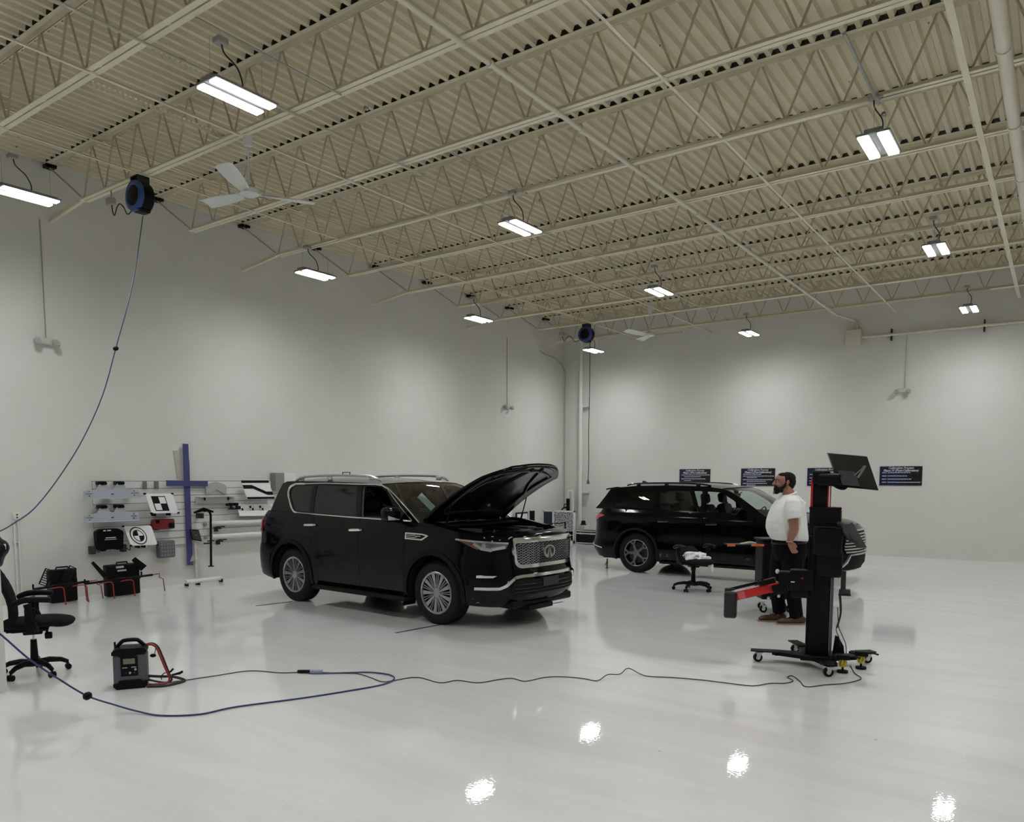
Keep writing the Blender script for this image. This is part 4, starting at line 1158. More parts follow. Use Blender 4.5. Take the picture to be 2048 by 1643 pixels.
cb_.build('cable', M_BLACKCORD, st)
# side arm reaching left
am = MB().box((-.19, -.07, .85), (.22, .14, .20), bev=.01).box((-.30, -.07, .86), (.20, .12, .14), bev=.015).box((-.20,-.10,.945),(.14,.12,.012),bev=.004).box((-.20,-.08,.72),(.16,.10,.08),bev=.01)
am = am.build('arm_mount', M_BLACK, st)
MB().box((-.27,-.145,.835),(.035,.004,.010)).build('printed_mark', M_WHITE, am)
MB().ell((-.185,-.15,.875),(.012,.006,.008)).build('red_button', M_RED, am)
bar_ = MB(); Mb = Matrix.Translation((-.585,-.06,.72)) @ Matrix.Rotation(radians(-17),4,'Y')
MB().box((0,0,0),(.46,.045,.085),bev=.004,M=Mb).build('red_arm', M_RED, am)
MB().box((-.17,-.024,-.003),(.065,.003,.078),M=Mb).build('pink_sticker', mat('pink_sticker', (.55,.12,.14), .5), am)
MB().box((-.02,.005,.047),(.42,.05,.006),M=Mb).build('arm_top_face', mat('pale_rail', (.62,.45,.45), .4), am)
tt = MB().box((-.14,.07,.075),(.34,.03,.028),M=Mb).box((.10,0,.07),(.16,.09,.05),bev=.008,M=Mb).cyl((.06,-.02,.06),(.06,-.02,.12),.014,10,M=Mb).cyl((.02,-.0,.06),(.02,-.0,.11),.010,8,M=Mb).box((.2,-.02,-.02),(.14,.10,.10),bev=.01,M=Mb)
for x in (.07,.17): tt.cyl((x,-.05,-.09),(x,.02,-.09),.016,12,M=Mb)
tt.build('clamp', M_BLACK, am)
for x in (.07,.17): MB().cyl((x,-.056,-.09),(x,-.049,-.09),.014,12,M=Mb).build('clamp_screw', M_ALU, am)
MB().box((.16,-.05,.035),(.12,.02,.02),M=Mb).box((.17,-.05,-.035),(.12,.02,.015),M=Mb).build('red_slider', M_RED, am)
MB().ell((-.415,-.09,.925),(.02,.02,.024)).build('clear_knob', mat('clear_acrylic', (.55,.58,.58), .15), am)
cup = MB().box((-.855,-.06,.565),(.125,.10,.27),bev=.025).box((-.87,-.01,.70),(.10,.03,.05),bev=.01)
cup.build('sensor_block', mat('dark_olive_plastic', (.010,.014,.010), .55, bump=.2, bscale=200), am)
MB().box((-.80,-.02,.705),(.16,.06,.012),rot=(0,radians(-12),0)).build('white_pad', M_WHITE, am)
# ---- swivel chairs
def make_chair(root, back=True, headrest=True, seat_rot=0):
    R_ = Matrix.Rotation(seat_rot, 4, 'Z')
    s_ = remesh(MB().ell((.08,0,.50),(.33,.25,.055)).ell((-.10,0,.49),(.20,.24,.06)).ell((.26,0,.485),(.14,.22,.05)), .018, 4)
    s_.v = [R_ @ v for v in s_.v]; s_.build('seat', M_FABRIC, root)
    MB().box((-.02,0,.435),(.34,.30,.03),bev=.01,M=R_).box((0,0,.405),(.18,.13,.05),bev=.015,M=R_).box((-.17,0,.42),(.14,.08,.02),M=R_).build('seat_plate', M_BLACK, root)
    MB().cyl((0,0,.30),(0,0,.42),.014,12).build('gas_piston', M_CHROME, root)
    MB().tube([(0,0,.09),(0,0,.13),(0,0,.33)],[.045,.040,.030],20).build('column', M_BLACK, root)
    for k in range(5):
        a = 2*pi*k/5+.25; d = Vector((cos(a), sin(a), 0))
        q = MB(); q.tube([d*.02+Vector((0,0,.105)), d*.14+Vector((0,0,.12)), d*.25+Vector((0,0,.105)), d*.315+Vector((0,0,.075))], [.034,.028,.024,.020], 10)
        lg = q.build('base_leg', M_BLACK, root)
        n = Vector((-d.y, d.x, 0)); c_ = d*.315
        w_ = MB()
        for e in (-1, 1): w_.cyl(c_+n*e*.012+Vector((0,0,.028)), c_+n*e*.030+Vector((0,0,.028)), .028, 16)
        w_.cyl(c_+Vector((0,0,.03)), c_+Vector((0,0,.075)), .009, 8); w_.box(tuple(c_+Vector((0,0,.045))),(.03,.03,.03),bev=.01)
        w_.build('castor', M_BLACK, lg)
    for e in (-1, 1):
        q = MB().tube([(.05,e*.24,.44),(.05,e*.285,.50),(.0,e*.29,.60),(-.02,e*.285,.70)],[.022,.026,.034,.040],10,M=R_)
        q.box((.0,e*.285,.56),(.10,.028,.20),bev=.012,M=R_); aq = q.build('arm_post', M_BLACK, root)
        MB().tube(smooth_path([(-.15,e*.285,.70),(-.05,e*.285,.735),(.08,e*.285,.735),(.19,e*.285,.725)],4),[.018]+[.028]*11+[.020],10,M=R_).build('armrest', M_BLACK, aq)
    MB().cyl((.12,-.05,.43),(.14,-.08,.38),.012,8,M=R_).box((.145,-.10,.372),(.07,.06,.06),bev=.012,M=R_).build('tilt_knob', M_BLACK, root)
    if back:
        b_ = MB(); 
        for i in range(9):
            t = i/8; b_.ell((-.17-.13*t+.05*sin(t*3), 0, .52+.44*t), (.045, .235-.05*t*t, .07))
        b_ = remesh(b_, .018, 4); b_.v = [R_ @ v for v in b_.v]; bo = b_.build('backrest', M_FABRIC, root)
        MB().tube([(-.12,0,.42),(-.26,0,.44),(-.30,0,.55),(-.34,0,.95),(-.33,0,1.10)],[.02,.025,.02,.018,.018],10,M=R_).build('back_support', M_BLACK, bo)
    if headrest:
        h_ = MB().ell((-.27,0,1.16),(.07,.17,.10)).ell((-.24,0,1.20),(.075,.13,.08)).ell((-.28,0,1.26),(.05,.12,.07)).ell((-.27,0,1.08),(.045,.12,.06))
        h_ = remesh(h_, .014, 4); h_.v = [R_ @ v for v in h_.v]; ho_ = h_.build('headrest', M_BLACK, root)
        MB().box((-.215,-.085,1.215),(.05,.02,.05),bev=.004,M=R_).build('white_tag', M_WHITE, ho_)
ch1 = empty('office_chair', (-7.79, 3.18, 0), radians(64), label='black high back swivel chair with headrest at the left photo edge', cat='chair')
make_chair(ch1); ch1.scale = (.88, .88, 1)
ch2 = empty('office_chair', (-4.87, 11.97, 0), YAW+.1, label='black low swivel chair holding a crumpled white cloth beside the second SUV', cat='chair')
make_chair(ch2, back=True, headrest=False, seat_rot=-pi*.42)
for c_ in kids(ch2):
    if c_.name.startswith('backrest'):
        for g_ in kids(c_): bpy.data.objects.remove(g_)
        c_.data = c_.data.copy(); bmv = c_.data.vertices
        for v in bmv: v.co.z = .52+(v.co.z-.52)*.38; v.co.x += .02
# crumpled white coat lying on that chair
random.seed(3)
cl = MB()
for i in range(44):
    a = random.uniform(0, 2*pi); r_ = random.uniform(0, 1)**.6
    cl.ell((.03+.20*r_*cos(a), -.08+.17*r_*sin(a), .535+.075*(1-r_*r_)+random.uniform(-.01,.015)), (random.uniform(.04,.09), random.uniform(.025,.045), random.uniform(.015,.028)), rot=(random.uniform(-.6,.6), random.uniform(-.6,.6), random.uniform(0,3)))
cl.ell((.02,-.08,.53),(.19,.17,.035)).ell((-.08,-.05,.61),(.09,.09,.035)).ell((.10,-.04,.60),(.08,.07,.03)).ell((.15,-.22,.49),(.10,.05,.05)).ell((.22,-.25,.42),(.045,.03,.075)).ell((.24,-.27,.36),(.025,.025,.04)).ell((.05,-.24,.51),(.10,.035,.035)).ell((-.13,-.16,.53),(.05,.07,.04))
cl = remesh(cl, .011, 2)
co_ = cl.build('white_cloth', mat('white_cotton', (.74,.74,.74), .9, spec=.1, bump=.9, bscale=28))
co_.location = (-4.87, 11.97, 0); co_.rotation_euler = (0, 0, YAW); tag(co_, 'crumpled white cloth heaped on the low swivel chair', 'cloth')
# ---- battery charger
cg = empty('battery_charger', (-6.555, 3.435, 0), radians(56), label='grey and black portable battery charger on the floor near the swivel chair', cat='battery charger')
MB().box((0,.09,.185),(.305,.20,.28),bev=.018).build('body', mat('slate_grey_plastic', (.085,.092,.108), .5, bump=.15, bscale=300), cg)
lowp = [(-.155,.055),(-.155,.03),(-.125,0),(.125,0),(.155,.03),(.155,.07),(.11,.07),(.095,.085),(-.10,.085),(-.115,.055)]
MB().prism(lowp, .22, Matrix.Translation((0,.20,0)) @ Matrix.Rotation(pi/2,4,'X')).build('lower_bumper', M_BLACK, cg)
upp = [(-.16,.355),(-.16,.325),(-.11,.325),(-.095,.31),(.06,.312),(.075,.33),(.155,.338),(.155,.36),(.13,.385),(-.12,.385)]
MB().prism(upp, .22, Matrix.Translation((0,.20,0)) @ Matrix.Rotation(pi/2,4,'X')).build('upper_bumper', M_BLACK, cg)
MB().tube(smooth_path([(-.13,.09,.375),(-.085,.09,.425),(-.05,.09,.445),(.05,.09,.447),(.085,.09,.43),(.13,.09,.385)],5),.019,10).tube([(-.14,.12,.36),(-.142,.12,.43)],.010,8).build('handle', M_BLACK, cg)
pn = MB().box((-.005,-.014,.215),(.155,.012,.185),bev=.005).build('control_panel', M_BLACK, cg)
MB().box((-.005,-.022,.265),(.105,.006,.05)).build('display', mat('lcd_glass', (.20,.20,.17), .3), pn)
MB().box((-.045,-.0215,.205),(.045,.004,.007)).box((.035,-.0215,.207),(.045,.004,.007)).build('panel_marks', M_LTGREY, pn)
for p in ((0.0,.155),(.05,.185)): MB().cyl((p[0],-.02,p[1]),(p[0],-.028,p[1]),.011,14).build('push_button', M_ALU, pn)
for p in ((-.035,.155),(.04,.155)): MB().cyl((p[0],-.02,p[1]),(p[0],-.026,p[1]),.009,14).build('push_button', M_DKGREY, pn)
ld = MB().tube(smooth_path([(.13,.10,.385),(.19,.09,.39),(.235,.08,.36),(.27,.07,.28),(.31,.05,.17),(.335,.04,.11),(.35,.03,.05),(.32,.02,.02),(.22,.0,.02),(.16,.02,.02)],6),.011,8).build('red_lead', mat('red_rubber', (.30,.03,.02), .5), cg)
MB().tube(smooth_path([(.13,.12,.385),(.20,.115,.395),(.25,.105,.36),(.285,.09,.28),(.325,.07,.17),(.35,.055,.10),(.37,.04,.04),(.30,.06,.015),(.15,.05,.06)],6),.010,8).tube(smooth_path([(.15,.06,.095),(.25,.10,.07),(.36,.14,.05),(.45,.13,.025),(.49,.08,.012),(.42,.0,.012),(.30,-.06,.012),(.15,-.03,.014)],6),.013,8).build('black_lead', M_BLACKCORD, cg)
MB().tube([(.36,.04,.12),(.39,.02,.15)],.010,6).tube([(.34,.05,.12),(.30,.04,.11),(.27,.04,.08),(.28,.04,.05)],.005,6).build('cable_tie', M_BLACK, cg)
MB().tube([(.36,.16,.06),(.44,.17,.07),(.47,.17,.085)],[.008,.014,.012],8).build('clamp', M_BLACK, cg)
MB().tube([(.235,.075,.37),(.228,.07,.33),(.222,.07,.30)],.004,6).ell((.205,.07,.285),(.03,.012,.018)).build('key_tag', M_BLACK, cg)
cg.scale = (.88, .9, .93)
# ---- small green item standing behind the second SUV, and floor tape marks
MB().cyl((0,0,0),(0,0,.01),.03,12)
gt = MB().cyl((0,0,0),(0,0,.012),.035,14).tube([(0,0,.012),(0,0,.10),(.005,0,.17)],[.012,.020,.014],10).tube([(-.01,0,.13),(-.05,0,.05)],.007,6).ell((.005,0,.18),(.02,.015,.02)).build('green_marker', mat('green_plastic', (.03,.16,.04), .4))
gt.location = (-7.55, 13.95, 0); tag(gt, 'tiny green marker standing on the floor behind the second SUV', 'floor marker')
M_TAPE = mat('blue_tape', (.02,.03,.12), .6)
def tape(x0, y0, x1, y1, lb):
    d = Vector((x1-x0, y1-y0, 0)); o = MB().box(((x0+x1)/2,(y0+y1)/2,.0012),(d.length,.045,.0016),rot=(0,0,atan2(d.y,d.x))).build('floor_tape', M_TAPE, smooth=False)
    tag(o, lb, 'tape', 'blue tape marks at the wheels')
tape(-9.40,6.80,-9.30,7.36,'blue tape mark by the near rear wheel of the open hood SUV')
tape(-6.38,6.55,-6.28,7.30,'blue tape mark running under the near front wheel of the open hood SUV')
tape(-6.07,9.15,-5.99,9.70,'blue tape mark past the far front wheel of the open hood SUV')
# ---- cords on the floor
def cord(name, pts, r, m_, lb, k=5, cat='cord'):
    o = MB().tube(smooth_path(pts, k), r, 8).build(name, m_); return tag(o, lb, cat)
zc = .006
P_ = [(-6.46,3.66),(-6.323,4.106),(-6.218,4.41),(-5.923,4.528),(-5.80,4.64)]
cord('power_cord', [(x,y,zc) for x,y in P_], .0045, M_BLACKCORD, 'thin black cord from the battery charger to the grey plug splitter')
P_ = [(-5.62,4.76),(-5.433,4.86),(-5.313,4.93),(-5.11,4.905),(-4.903,4.859),(-4.848,4.962),(-4.753,5.159),(-4.459,5.135),(-4.385,5.292),(-4.184,5.33),(-4.091,5.545),(-4.019,5.64),(-3.866,5.62),(-3.795,5.843),(-3.654,5.966),(-3.468,6.011),(-3.34,6.017),(-3.334,6.194),(-3.249,6.278),(-3.287,6.525),(-3.068,6.429),(-2.856,6.513),(-2.597,6.59),(-2.375,6.622),(-2.141,6.665),(-2.04,6.839),(-1.931,6.918),(-1.897,7.047),(-1.973,7.143),(-1.951,7.226),(-1.84,7.066),(-1.746,6.907),(-1.626,7.073),(-1.493,7.23),(-1.409,7.48),(-1.50,7.66),(-1.60,7.96)]
cord('power_cord', [(x,y,zc+(.0 if i not in (17,18,19) else .02)) for i,(x,y) in enumerate(P_)], .0045, M_BLACKCORD, 'long thin black cord wriggling across the floor to the calibration stand', 4)
# plug splitter
ps = MB().box((0,0,.018),(.13,.035,.03),bev=.01).build('plug_splitter', M_BLACK); ps.location = (-5.74,4.665,0); ps.rotation_euler = (0,0,.62)
MB().box((.115,0,.022),(.12,.05,.04),bev=.014).build('outlet_block', mat('pale_blue_plastic', (.42,.45,.52), .4), ps)
tag(ps, 'black and pale grey plug splitter lying on the floor between the cords', 'plug')
# ================================================================== blue cords, reels, fans
BC = [(-9.87,5.60,5.22),(-9.93,5.57,4.89),(-9.93,5.44,4.27),(-9.89,5.18,3.48),(-9.76,4.92,2.86),(-9.57,4.56,2.29),(-9.3,4.15,1.84),(-8.91,3.72,1.52),(-8.58,3.39,1.39),(-8.3,3.15,1.33),(-7.95,2.80,1.27),(-7.72,2.50,1.232),(-7.60,2.40,1.225),(-7.48,2.36,1.19),
 (-7.15,2.30,1.05),(-6.72,2.26,.90),(-6.36,2.26,.79),(-6.13,2.29,.72),(-6.06,2.44,.52),(-6.03,2.63,.33),(-6.01,2.81,.17),(-5.93,2.98,.07),(-5.80,3.08,.02),(-5.58,3.15,.008),(-5.365,3.343,.008),(-5.31,3.616,.008),(-5.08,4.08,.008),(-4.92,4.484,.008),(-4.83,4.79,.008),(-4.875,4.98,.012),(-5.02,5.06,.012),(-5.24,5.02,.010),(-5.42,4.87,.010),(-5.60,4.70,.012),(-5.66,4.65,.014)]
bc = cord('reel_cord', BC, .0068, M_BLUECORD, 'blue cord hanging from the near reel, sweeping left and looping over the floor', 6)
for p in ((-9.89,5.18,3.48),(-6.01,2.81,.17)):
    MB().lathe([(.008,-.028),(.028,-.02),(.036,0),(.028,.02),(.008,.028)], 14, Matrix.Translation(p) @ Matrix.Rotation(.5,4,'X')).build('cord_stopper', M_BLACK, bc)
def reel(loc, lb):
    r = empty('cord_reel', loc, 0, label=lb, cat='cord reel', group='ceiling cord reels')
    R90 = Matrix.Rotation(pi/2, 4, 'X')
    h = MB().lathe([(.0,.10),(.165,.10),(.185,.08),(.19,.0),(.185,-.08),(.16,-.10),(.0,-.10)], 36, R90)
    h.box((.02,.0,-.13),(.17,.17,.14),bev=.03).box((0,0,.18),(.12,.14,.06),bev=.01)
    h.build('drum_housing', M_BLACK, r)
    MB().lathe([(.13,.102),(.14,.112),(.185,.104),(.192,.07),(.186,.05),(.13,.09)], 36, R90).box((.02,-.088,-.15),(.15,.03,.09),bev=.012).build('blue_rim', mat('blue_plastic', (.02,.055,.22), .35), r)
    MB().lathe([(.0,.122),(.03,.12),(.10,.112),(.125,.104),(.13,.09)], 30, R90).build('side_disc', M_BLACK, r)
    MB().box((-.075,0,.20),(.02,.16,.09)).box((.075,0,.20),(.02,.16,.09)).box((0,0,.245),(.17,.16,.015)).build('mounting_bracket', M_DKGREY, r)
    MB().tube(smooth_path([(-.17,0,-.02),(-.24,0,-.12),(-.34,0,-.14),(-.42,0,-.04),(-.50,-.01,.02),(-.58,-.01,-.02),(-.64,-.01,-.10),(-.68,-.01,-.06),(-.70,-.01,.04)],5),.008,6).build('supply_cord', M_BLACKCORD, r)
    MB().box((-.74,0,.10),(.12,.08,.09),bev=.008).cyl((-.72,-.0,.15),(-.72,0,.24),.012,8).build('junction_box', M_CONDUIT, r)
    return r
reel((-9.86,JY[7]-.02,5.44), 'blue and black cord reel under the joist at upper left')
reel((-9.90,JY[14]+.0,5.43), 'small distant blue and black cord reel near the room corner')
hc = MB().tube(smooth_path([(-9.80,JY[14],5.24),(-9.80,JY[14],4.2),(-9.815,JY[14],3.0),(-9.805,JY[14],2.3),(-9.82,JY[14],1.80)],5),.009,6).build('hanging_cord', M_BLACKCORD)
MB().tube([(-9.82,JY[14],1.82),(-9.82,JY[14],1.78),(-9.82,JY[14],1.70)],[.012,.022,.045],12).build('socket', mat('grey_rubber', (.12,.12,.12), .6), hc)
tag(hc, 'dark cord hanging straight down from the far reel, ending in a bell shaped socket', 'cord')
M_FAN = mat('fan_white_enamel', (.66,.67,.64), .4)
def fan(loc, a0, top, lb):
    r = empty('ceiling_fan', loc, a0, label=lb, cat='ceiling fan', group='white ceiling fans')
    MB().lathe([(.0,-.05),(.06,-.05),(.11,-.025),(.115,.02),(.07,.05),(.0,.055)],28).build('motor', M_FAN, r)
    MB().cyl((0,0,.05),(0,0,top-.10),.013,10).build('downrod', M_FAN, r)
    MB().lathe([(.015,top-.17),(.045,top-.155),(.062,top-.04),(.062,top-.02)],18).lathe([(.014,.06),(.035,.07),(.03,.12),(.014,.13)],16).build('canopy', M_FAN, r)
    for k in range(3):
        a = 2*pi*k/3; q = MB()
        q.grid(lambda u, v: Vector((.13+.64*u, (v-.5)*(.10+.09*sin(pi*min(1,u*1.02)*.62)) , -.005+.018*(v-.5)*2+.02*u-.02*(2*v-1)**2)), 14, 6, Matrix.Rotation(a,4,'Z'))
        q = thick(q, .006); q.box((.13,0,0),(.12,.04,.008),M=Matrix.Rotation(a,4,'Z')); q.build('blade', M_FAN, r)
    return r
fan((-7.75,5.68,5.10), radians(-55), .66, 'white three blade ceiling fan below the large upper left lamp')
fan((-7.82,16.35,5.10), radians(15), .62, 'small distant white three blade ceiling fan near the back wall')

# ================================================================== left wall
X0 = XL
MW = Matrix.Rotation(pi/2, 4, 'Z') @ Matrix.Rotation(pi/2, 4, 'X')   # local (x,y)->(world Y, world Z), local z -> +X
def LW(x): return Matrix.Translation((x,0,0)) @ MW
def lbox(mb, y0, y1, z0, z1, x, d=.03, bev=0): return mb.box((x+d/2,(y0+y1)/2,(z0+z1)/2),(d,y1-y0,z1-z0),bev=bev)
sl = MB(); zz = .70
for i in range(9):
    lbox(sl, 6.02, 9.96, .702+i*.1215, .702+i*.1215+.1125, X0+.012, .016)
o = sl.build('slat_wall_panel', mat('white_slat_board', (.72,.72,.69), .5), smooth=False)
lbox(MB(), 6.02, 9.96, .70, 1.796, X0+.001, .011).build('groove_backing', mat('groove_grey', (.22,.22,.21), .7), o, smooth=False)
tag(o, 'white slotted wall panel holding the calibration targets on the left wall', 'wall panel')
M_ACR = mat('pale_blue_grey_board', (.46,.48,.53), .3)
for k,(za, zb, ya, yb) in enumerate(((1.52,1.70,5.80,6.70),(1.155,1.33,5.79,6.68))):
    q = MB(); poly = rounded([(ya,za+.02),(ya+.01,za),(yb-.01,za),(yb,za+.03),(yb-.02,zb-.05),(yb-.22,zb-.03),(yb-.27,zb+.06),(yb-.36,zb+.06),(yb-.42,zb-.03),(ya+.42,zb-.03),(ya+.36,zb+.06),(ya+.27,zb+.06),(ya+.2,zb-.04),(ya+.01,zb-.06)], .02)
    q.prism(poly, .012, LW(X0+.16)); q.box((X0+.20,(ya+yb)/2,za+.004),(.09,yb-ya-.03,.008))
    t_ = q.build('target_tray', M_ACR, smooth=False)
    q = MB()
    for y in (ya+.09, yb-.10): q.box((X0+.175,y,zb-.10),(.005,.11,.006)).box((X0+.175,y,zb-.065),(.005,.014,.012)).box((X0+.175,y,zb-.135),(.005,.02,.012))
    q.box((X0+.175,(ya+yb)/2,zb-.11),(.005,.035,.014)).build('printed_mark', M_BLACK, t_)
    tag(t_, 'pale blue grey tray board hung at the upper left of the slatted panel' if k == 0 else 'pale blue grey tray board hung just below the other tray', 'tray board')
    for j,y in enumerate((ya+.31, yb-.31)):
        h_ = MB(); lbox(h_, y-.05, y+.05, zb+.035, zb+.09, X0+.03, .16, .01); h_.cyl((X0+.19,y+.02,zb+.06),(X0+.22,y+.02,zb+.06),.02,10)
        tag(h_.build('wall_hook', M_BLACK), 'black %s hook carrying the %s tray board' % (('left','right')[j], ('upper','lower')[k]), 'hook')
for j,(ya,yb) in enumerate(((6.82,6.875),(7.02,7.08))):
    h_ = MB(); lbox(h_, ya, yb, 1.665, 1.79, X0+.03, .05, .008)
    tag(h_.build('small_bracket', mat('olive_grey_metal', (.17,.17,.15), .5)), 'small grey bracket on the top slat, %s of the two between tray and blue cross' % ('left','right')[j], 'bracket')
def board(name, quad, x, m_, lb, cat='target board', th=.02):
    """panel from four (Y,Z) corners, bottom standing further out"""
    q = MB(); f_ = [Vector((x+dx,y,z)) for (y,z),dx in zip(quad,(.02,.02,.10,.10))]; b_ = [p+Vector((-th,0,0)) for p in f_]
    q.v = f_+b_; q.f = [(0,3,2,1),(4,5,6,7),(0,1,5,4),(1,2,6,5),(2,3,7,6),(3,0,4,7)]
    o = q.build(name, m_, smooth=False); return tag(o, lb, cat)
def onb(quad, x, a, b, e=.004):
    P4 = [Vector((x+dx,y,z)) for (y,z),dx in zip(quad,(.02,.02,.10,.10))]
    t = P4[0].lerp(P4[1], a); u = P4[3].lerp(P4[2], a); r = t.lerp(u, b); r.x += e; return r
def decal(quad, x, pts, name, m_, par, e=.004):
    q = MB(); f_ = [onb(quad,x,a,b,e) for a,b in pts]; b_ = [p-Vector((.003,0,0)) for p in f_]; n = len(pts)
    q.v = f_+b_; q.f = [tuple(range(n)), tuple(range(2*n-1,n-1,-1))]+[(i,(i+1)%n,n+(i+1)%n,n+i) for i in range(n)]
    return q.build(name, m_, par, smooth=False)
def checker(quad, x, a0, a1, b0, b1, par, flip=False):
    decal(quad, x, [(a0,b0),(a1,b0),(a1,b1),(a0,b1)], 'black_square', M_BLACK, par)
    am_, bm_ = (a0+a1)/2, (b0+b1)/2; w_ = (a1-a0)*.06; h_ = (b1-b0)*.06
    for (p0,p1,q0,q1) in ((am_,a1-w_,b0+h_,bm_),(a0+w_,am_,bm_,b1-h_)):
        decal(quad, x, [(p0,q0),(p1,q0),(p1,q1),(p0,q1)], 'white_square', M_WHITE, par, .006)
Q = [(6.80,1.585),(7.28,1.578),(7.33,1.255),(6.86,1.262)]; x_ = X0+.12
b1_ = board('target_board', Q, x_, M_WHITE, 'white board with one large black and white checker, left of the blue cross')
checker(Q, x_, .17, .68, .12, .88, b1_)
q = MB()
for a,b in ((0,0),(1,0),(0,1),(1,1)): p = onb(Q,x_,a,b,-.012); q.box(tuple(p),(.035,.035,.03),bev=.004)
q.box((X0+.08,6.96,1.24),(.14,.02,.06)).box((X0+.08,7.22,1.24),(.14,.02,.06)).build('corner_bracket', M_BLACK, b1_)
Q = [(6.42,1.068),(6.88,1.06),(6.935,.742),(6.49,.752)]; x_ = X0+.12
b2_ = board('target_board', Q, x_, M_WHITE, 'white board with a black ringed round target beside the black case')
def circ(rx, ry, a0=0, a1=2*pi, n=36, cx=.40, cy=.50, full=True): return [(cx+rx*cos(a0+(a1-a0)*i/n), cy+ry*sin(a0+(a1-a0)*i/n)) for i in range(n+(0 if full else 1))]
decal(Q,x_,circ(.30,.45),'outer_ring',M_BLACK,b2_); decal(Q,x_,circ(.265,.40),'white_ring',M_WHITE,b2_,.006); decal(Q,x_,circ(.20,.30),'inner_ring',M_BLACK,b2_,.008)
for k in range(4):
    decal(Q,x_,[(.40,.50)]+circ(.17,.26,k*pi/2,(k+1)*pi/2,10,full=False),'quadrant',M_WHITE if k%2 else M_BLACK,b2_,.010)
q = MB()
for a,b in ((0,0),(1,0),(0,1),(1,1)): p = onb(Q,x_,a,b,-.012); q.box(tuple(p),(.03,.03,.03),bev=.004)
q.box((X0+.08,6.66,.725),(.14,.02,.05)).box((X0+.08,6.76,.725),(.14,.02,.05)).build('corner_bracket', M_BLACK, b2_)
rt_ = MB(); lbox(rt_, 6.92, 7.30, .985, 1.155, X0+.04, .12, .03); rt_ = rt_.build('red_tool_case', mat('dull_red_plastic', (.20,.012,.012), .4))
q = MB(); lbox(q,7.18,7.28,1.0,1.09,X0+.14,.03,.01); lbox(q,6.95,7.02,1.09,1.15,X0+.14,.03,.008); lbox(q,6.96,7.02,.975,1.0,X0+.05,.08); q.build('black_inlay', M_BLACK, rt_)
tag(rt_, 'small dark red tool case on the slatted panel under the checker board', 'tool case')
cs = MB(); cs.prism(rounded([(5.98,1.0),(6.05,1.045),(6.33,1.04),(6.41,.99),(6.40,.74),(6.36,.695),(6.29,.70),(6.27,.715),(6.13,.712),(6.11,.69),(6.04,.69),(5.99,.75)], .02), .09, LW(X0+.06))
cs = cs.build('carry_case', M_BLACK, smooth=False)
MB().box((X0+.152,6.20,.90),(.004,.16,.012)).box((X0+.152,6.20,.872),(.004,.19,.008)).box((X0+.152,6.11,1.015),(.004,.04,.022),bev=.001).box((X0+.152,6.18,1.015),(.004,.06,.02)).build('printed_mark', M_WHITE, cs)
tag(cs, 'black carry case with two pale stripes hanging left of the round target', 'carry case')
for j,y in enumerate((5.93,6.42)):
    h_ = MB(); lbox(h_, y-.03, y+.035, .655, .78, X0+.03, .12, .01); h_.tube([(X0+.14,y+.03,.72),(X0+.16,y+.06,.68),(X0+.16,y+.08,.68),(X0+.16,y+.085,.73)],.008,6)
    tag(h_.build('support_bracket', M_DKGREY), 'dark grey bracket at the %s foot of the black carry case' % ('left','right')[j], 'bracket')
og = MB(); lbox(og, 7.0, 7.30, .50, .79, X0+.04, .10, .025); og = og.build('organizer_case', mat('grey_translucent_plastic', (.13,.12,.14), .4))
q = MB()
for y in (7.055,7.105,7.155,7.205,7.255):
    for z in (.55,.61,.67,.73): lbox(q, y-.018, y+.018, z-.022, z+.022, X0+.138, .006)
q.build('compartments', mat('organizer_cells', (.22,.21,.23), .5), og); tag(og, 'grey compartment organizer case hanging under the red tool case', 'organizer')
pk = MB(); pk.prism([(7.40,2.31),(7.51,2.31),(7.50,1.84),(7.46,1.84)], .008, LW(X0+.004)); tag(pk.build('beige_strip', mat('beige_card', (.50,.49,.42), .7), smooth=False), 'tapered beige strip leaning on the wall behind the blue cross', 'strip')
cx = MB(); cx.prism([(7.553,2.43),(7.65,2.43),(7.655,.32),(7.552,.33)], .018, LW(X0+.05)); cx.prism([(7.60,2.145),(7.668,2.145),(7.66,1.0),(7.60,1.0)], .018, LW(X0+.033))
cx = cx.build('blue_cross', M_BLUETAPE, smooth=False); MB().prism([(7.215,1.712),(7.215,1.805),(7.985,1.79),(7.985,1.695)], .018, LW(X0+.07)).build('cross_bar', M_BLUETAPE, cx, smooth=False)
tag(cx, 'tall dark blue cross made of boards on the left wall', 'cross')
Q = [(7.61,.955),(7.78,.935),(7.785,.735),(7.61,.77)]
b3 = board('target_board', Q, X0+.06, M_BLACK, 'small black square target right of the blue cross foot')
decal(Q,X0+.06,[(.08,.1),(.92,.1),(.92,.9),(.08,.9)],'face',M_DKGREY,b3); decal(Q,X0+.06,circ(.03,.03,cx=.5),'centre_dot',M_LTGREY,b3,.006)
ar = MB().prism([(7.955,1.69),(8.0,1.735),(8.16,1.78),(8.32,1.735),(8.37,1.69),(8.365,1.54),(8.16,1.64),(7.96,1.545)], .02, LW(X0+.05)); tag(ar.build('grey_arch_panel', mat('mid_grey_panel', (.42,.42,.41), .6), smooth=False), 'grey arch shaped panel on the slatted panel right of the blue cross', 'panel')
t3 = MB().prism([(7.75,1.51),(8.50,1.50),(8.49,1.385),(7.72,1.40)], .012, LW(X0+.10)).box((X0+.10,8.12,1.51),(.14,.70,.012)); t3 = t3.build('target_tray', mat('grey_tray', (.50,.50,.49), .4), smooth=False)
MB().box((X0+.125,7.89,1.48),(.02,.02,.06)).box((X0+.125,8.36,1.475),(.02,.02,.06)).build('clip', M_BLACK, t3); tag(t3, 'long grey tray board below the grey arch panel', 'tray board')
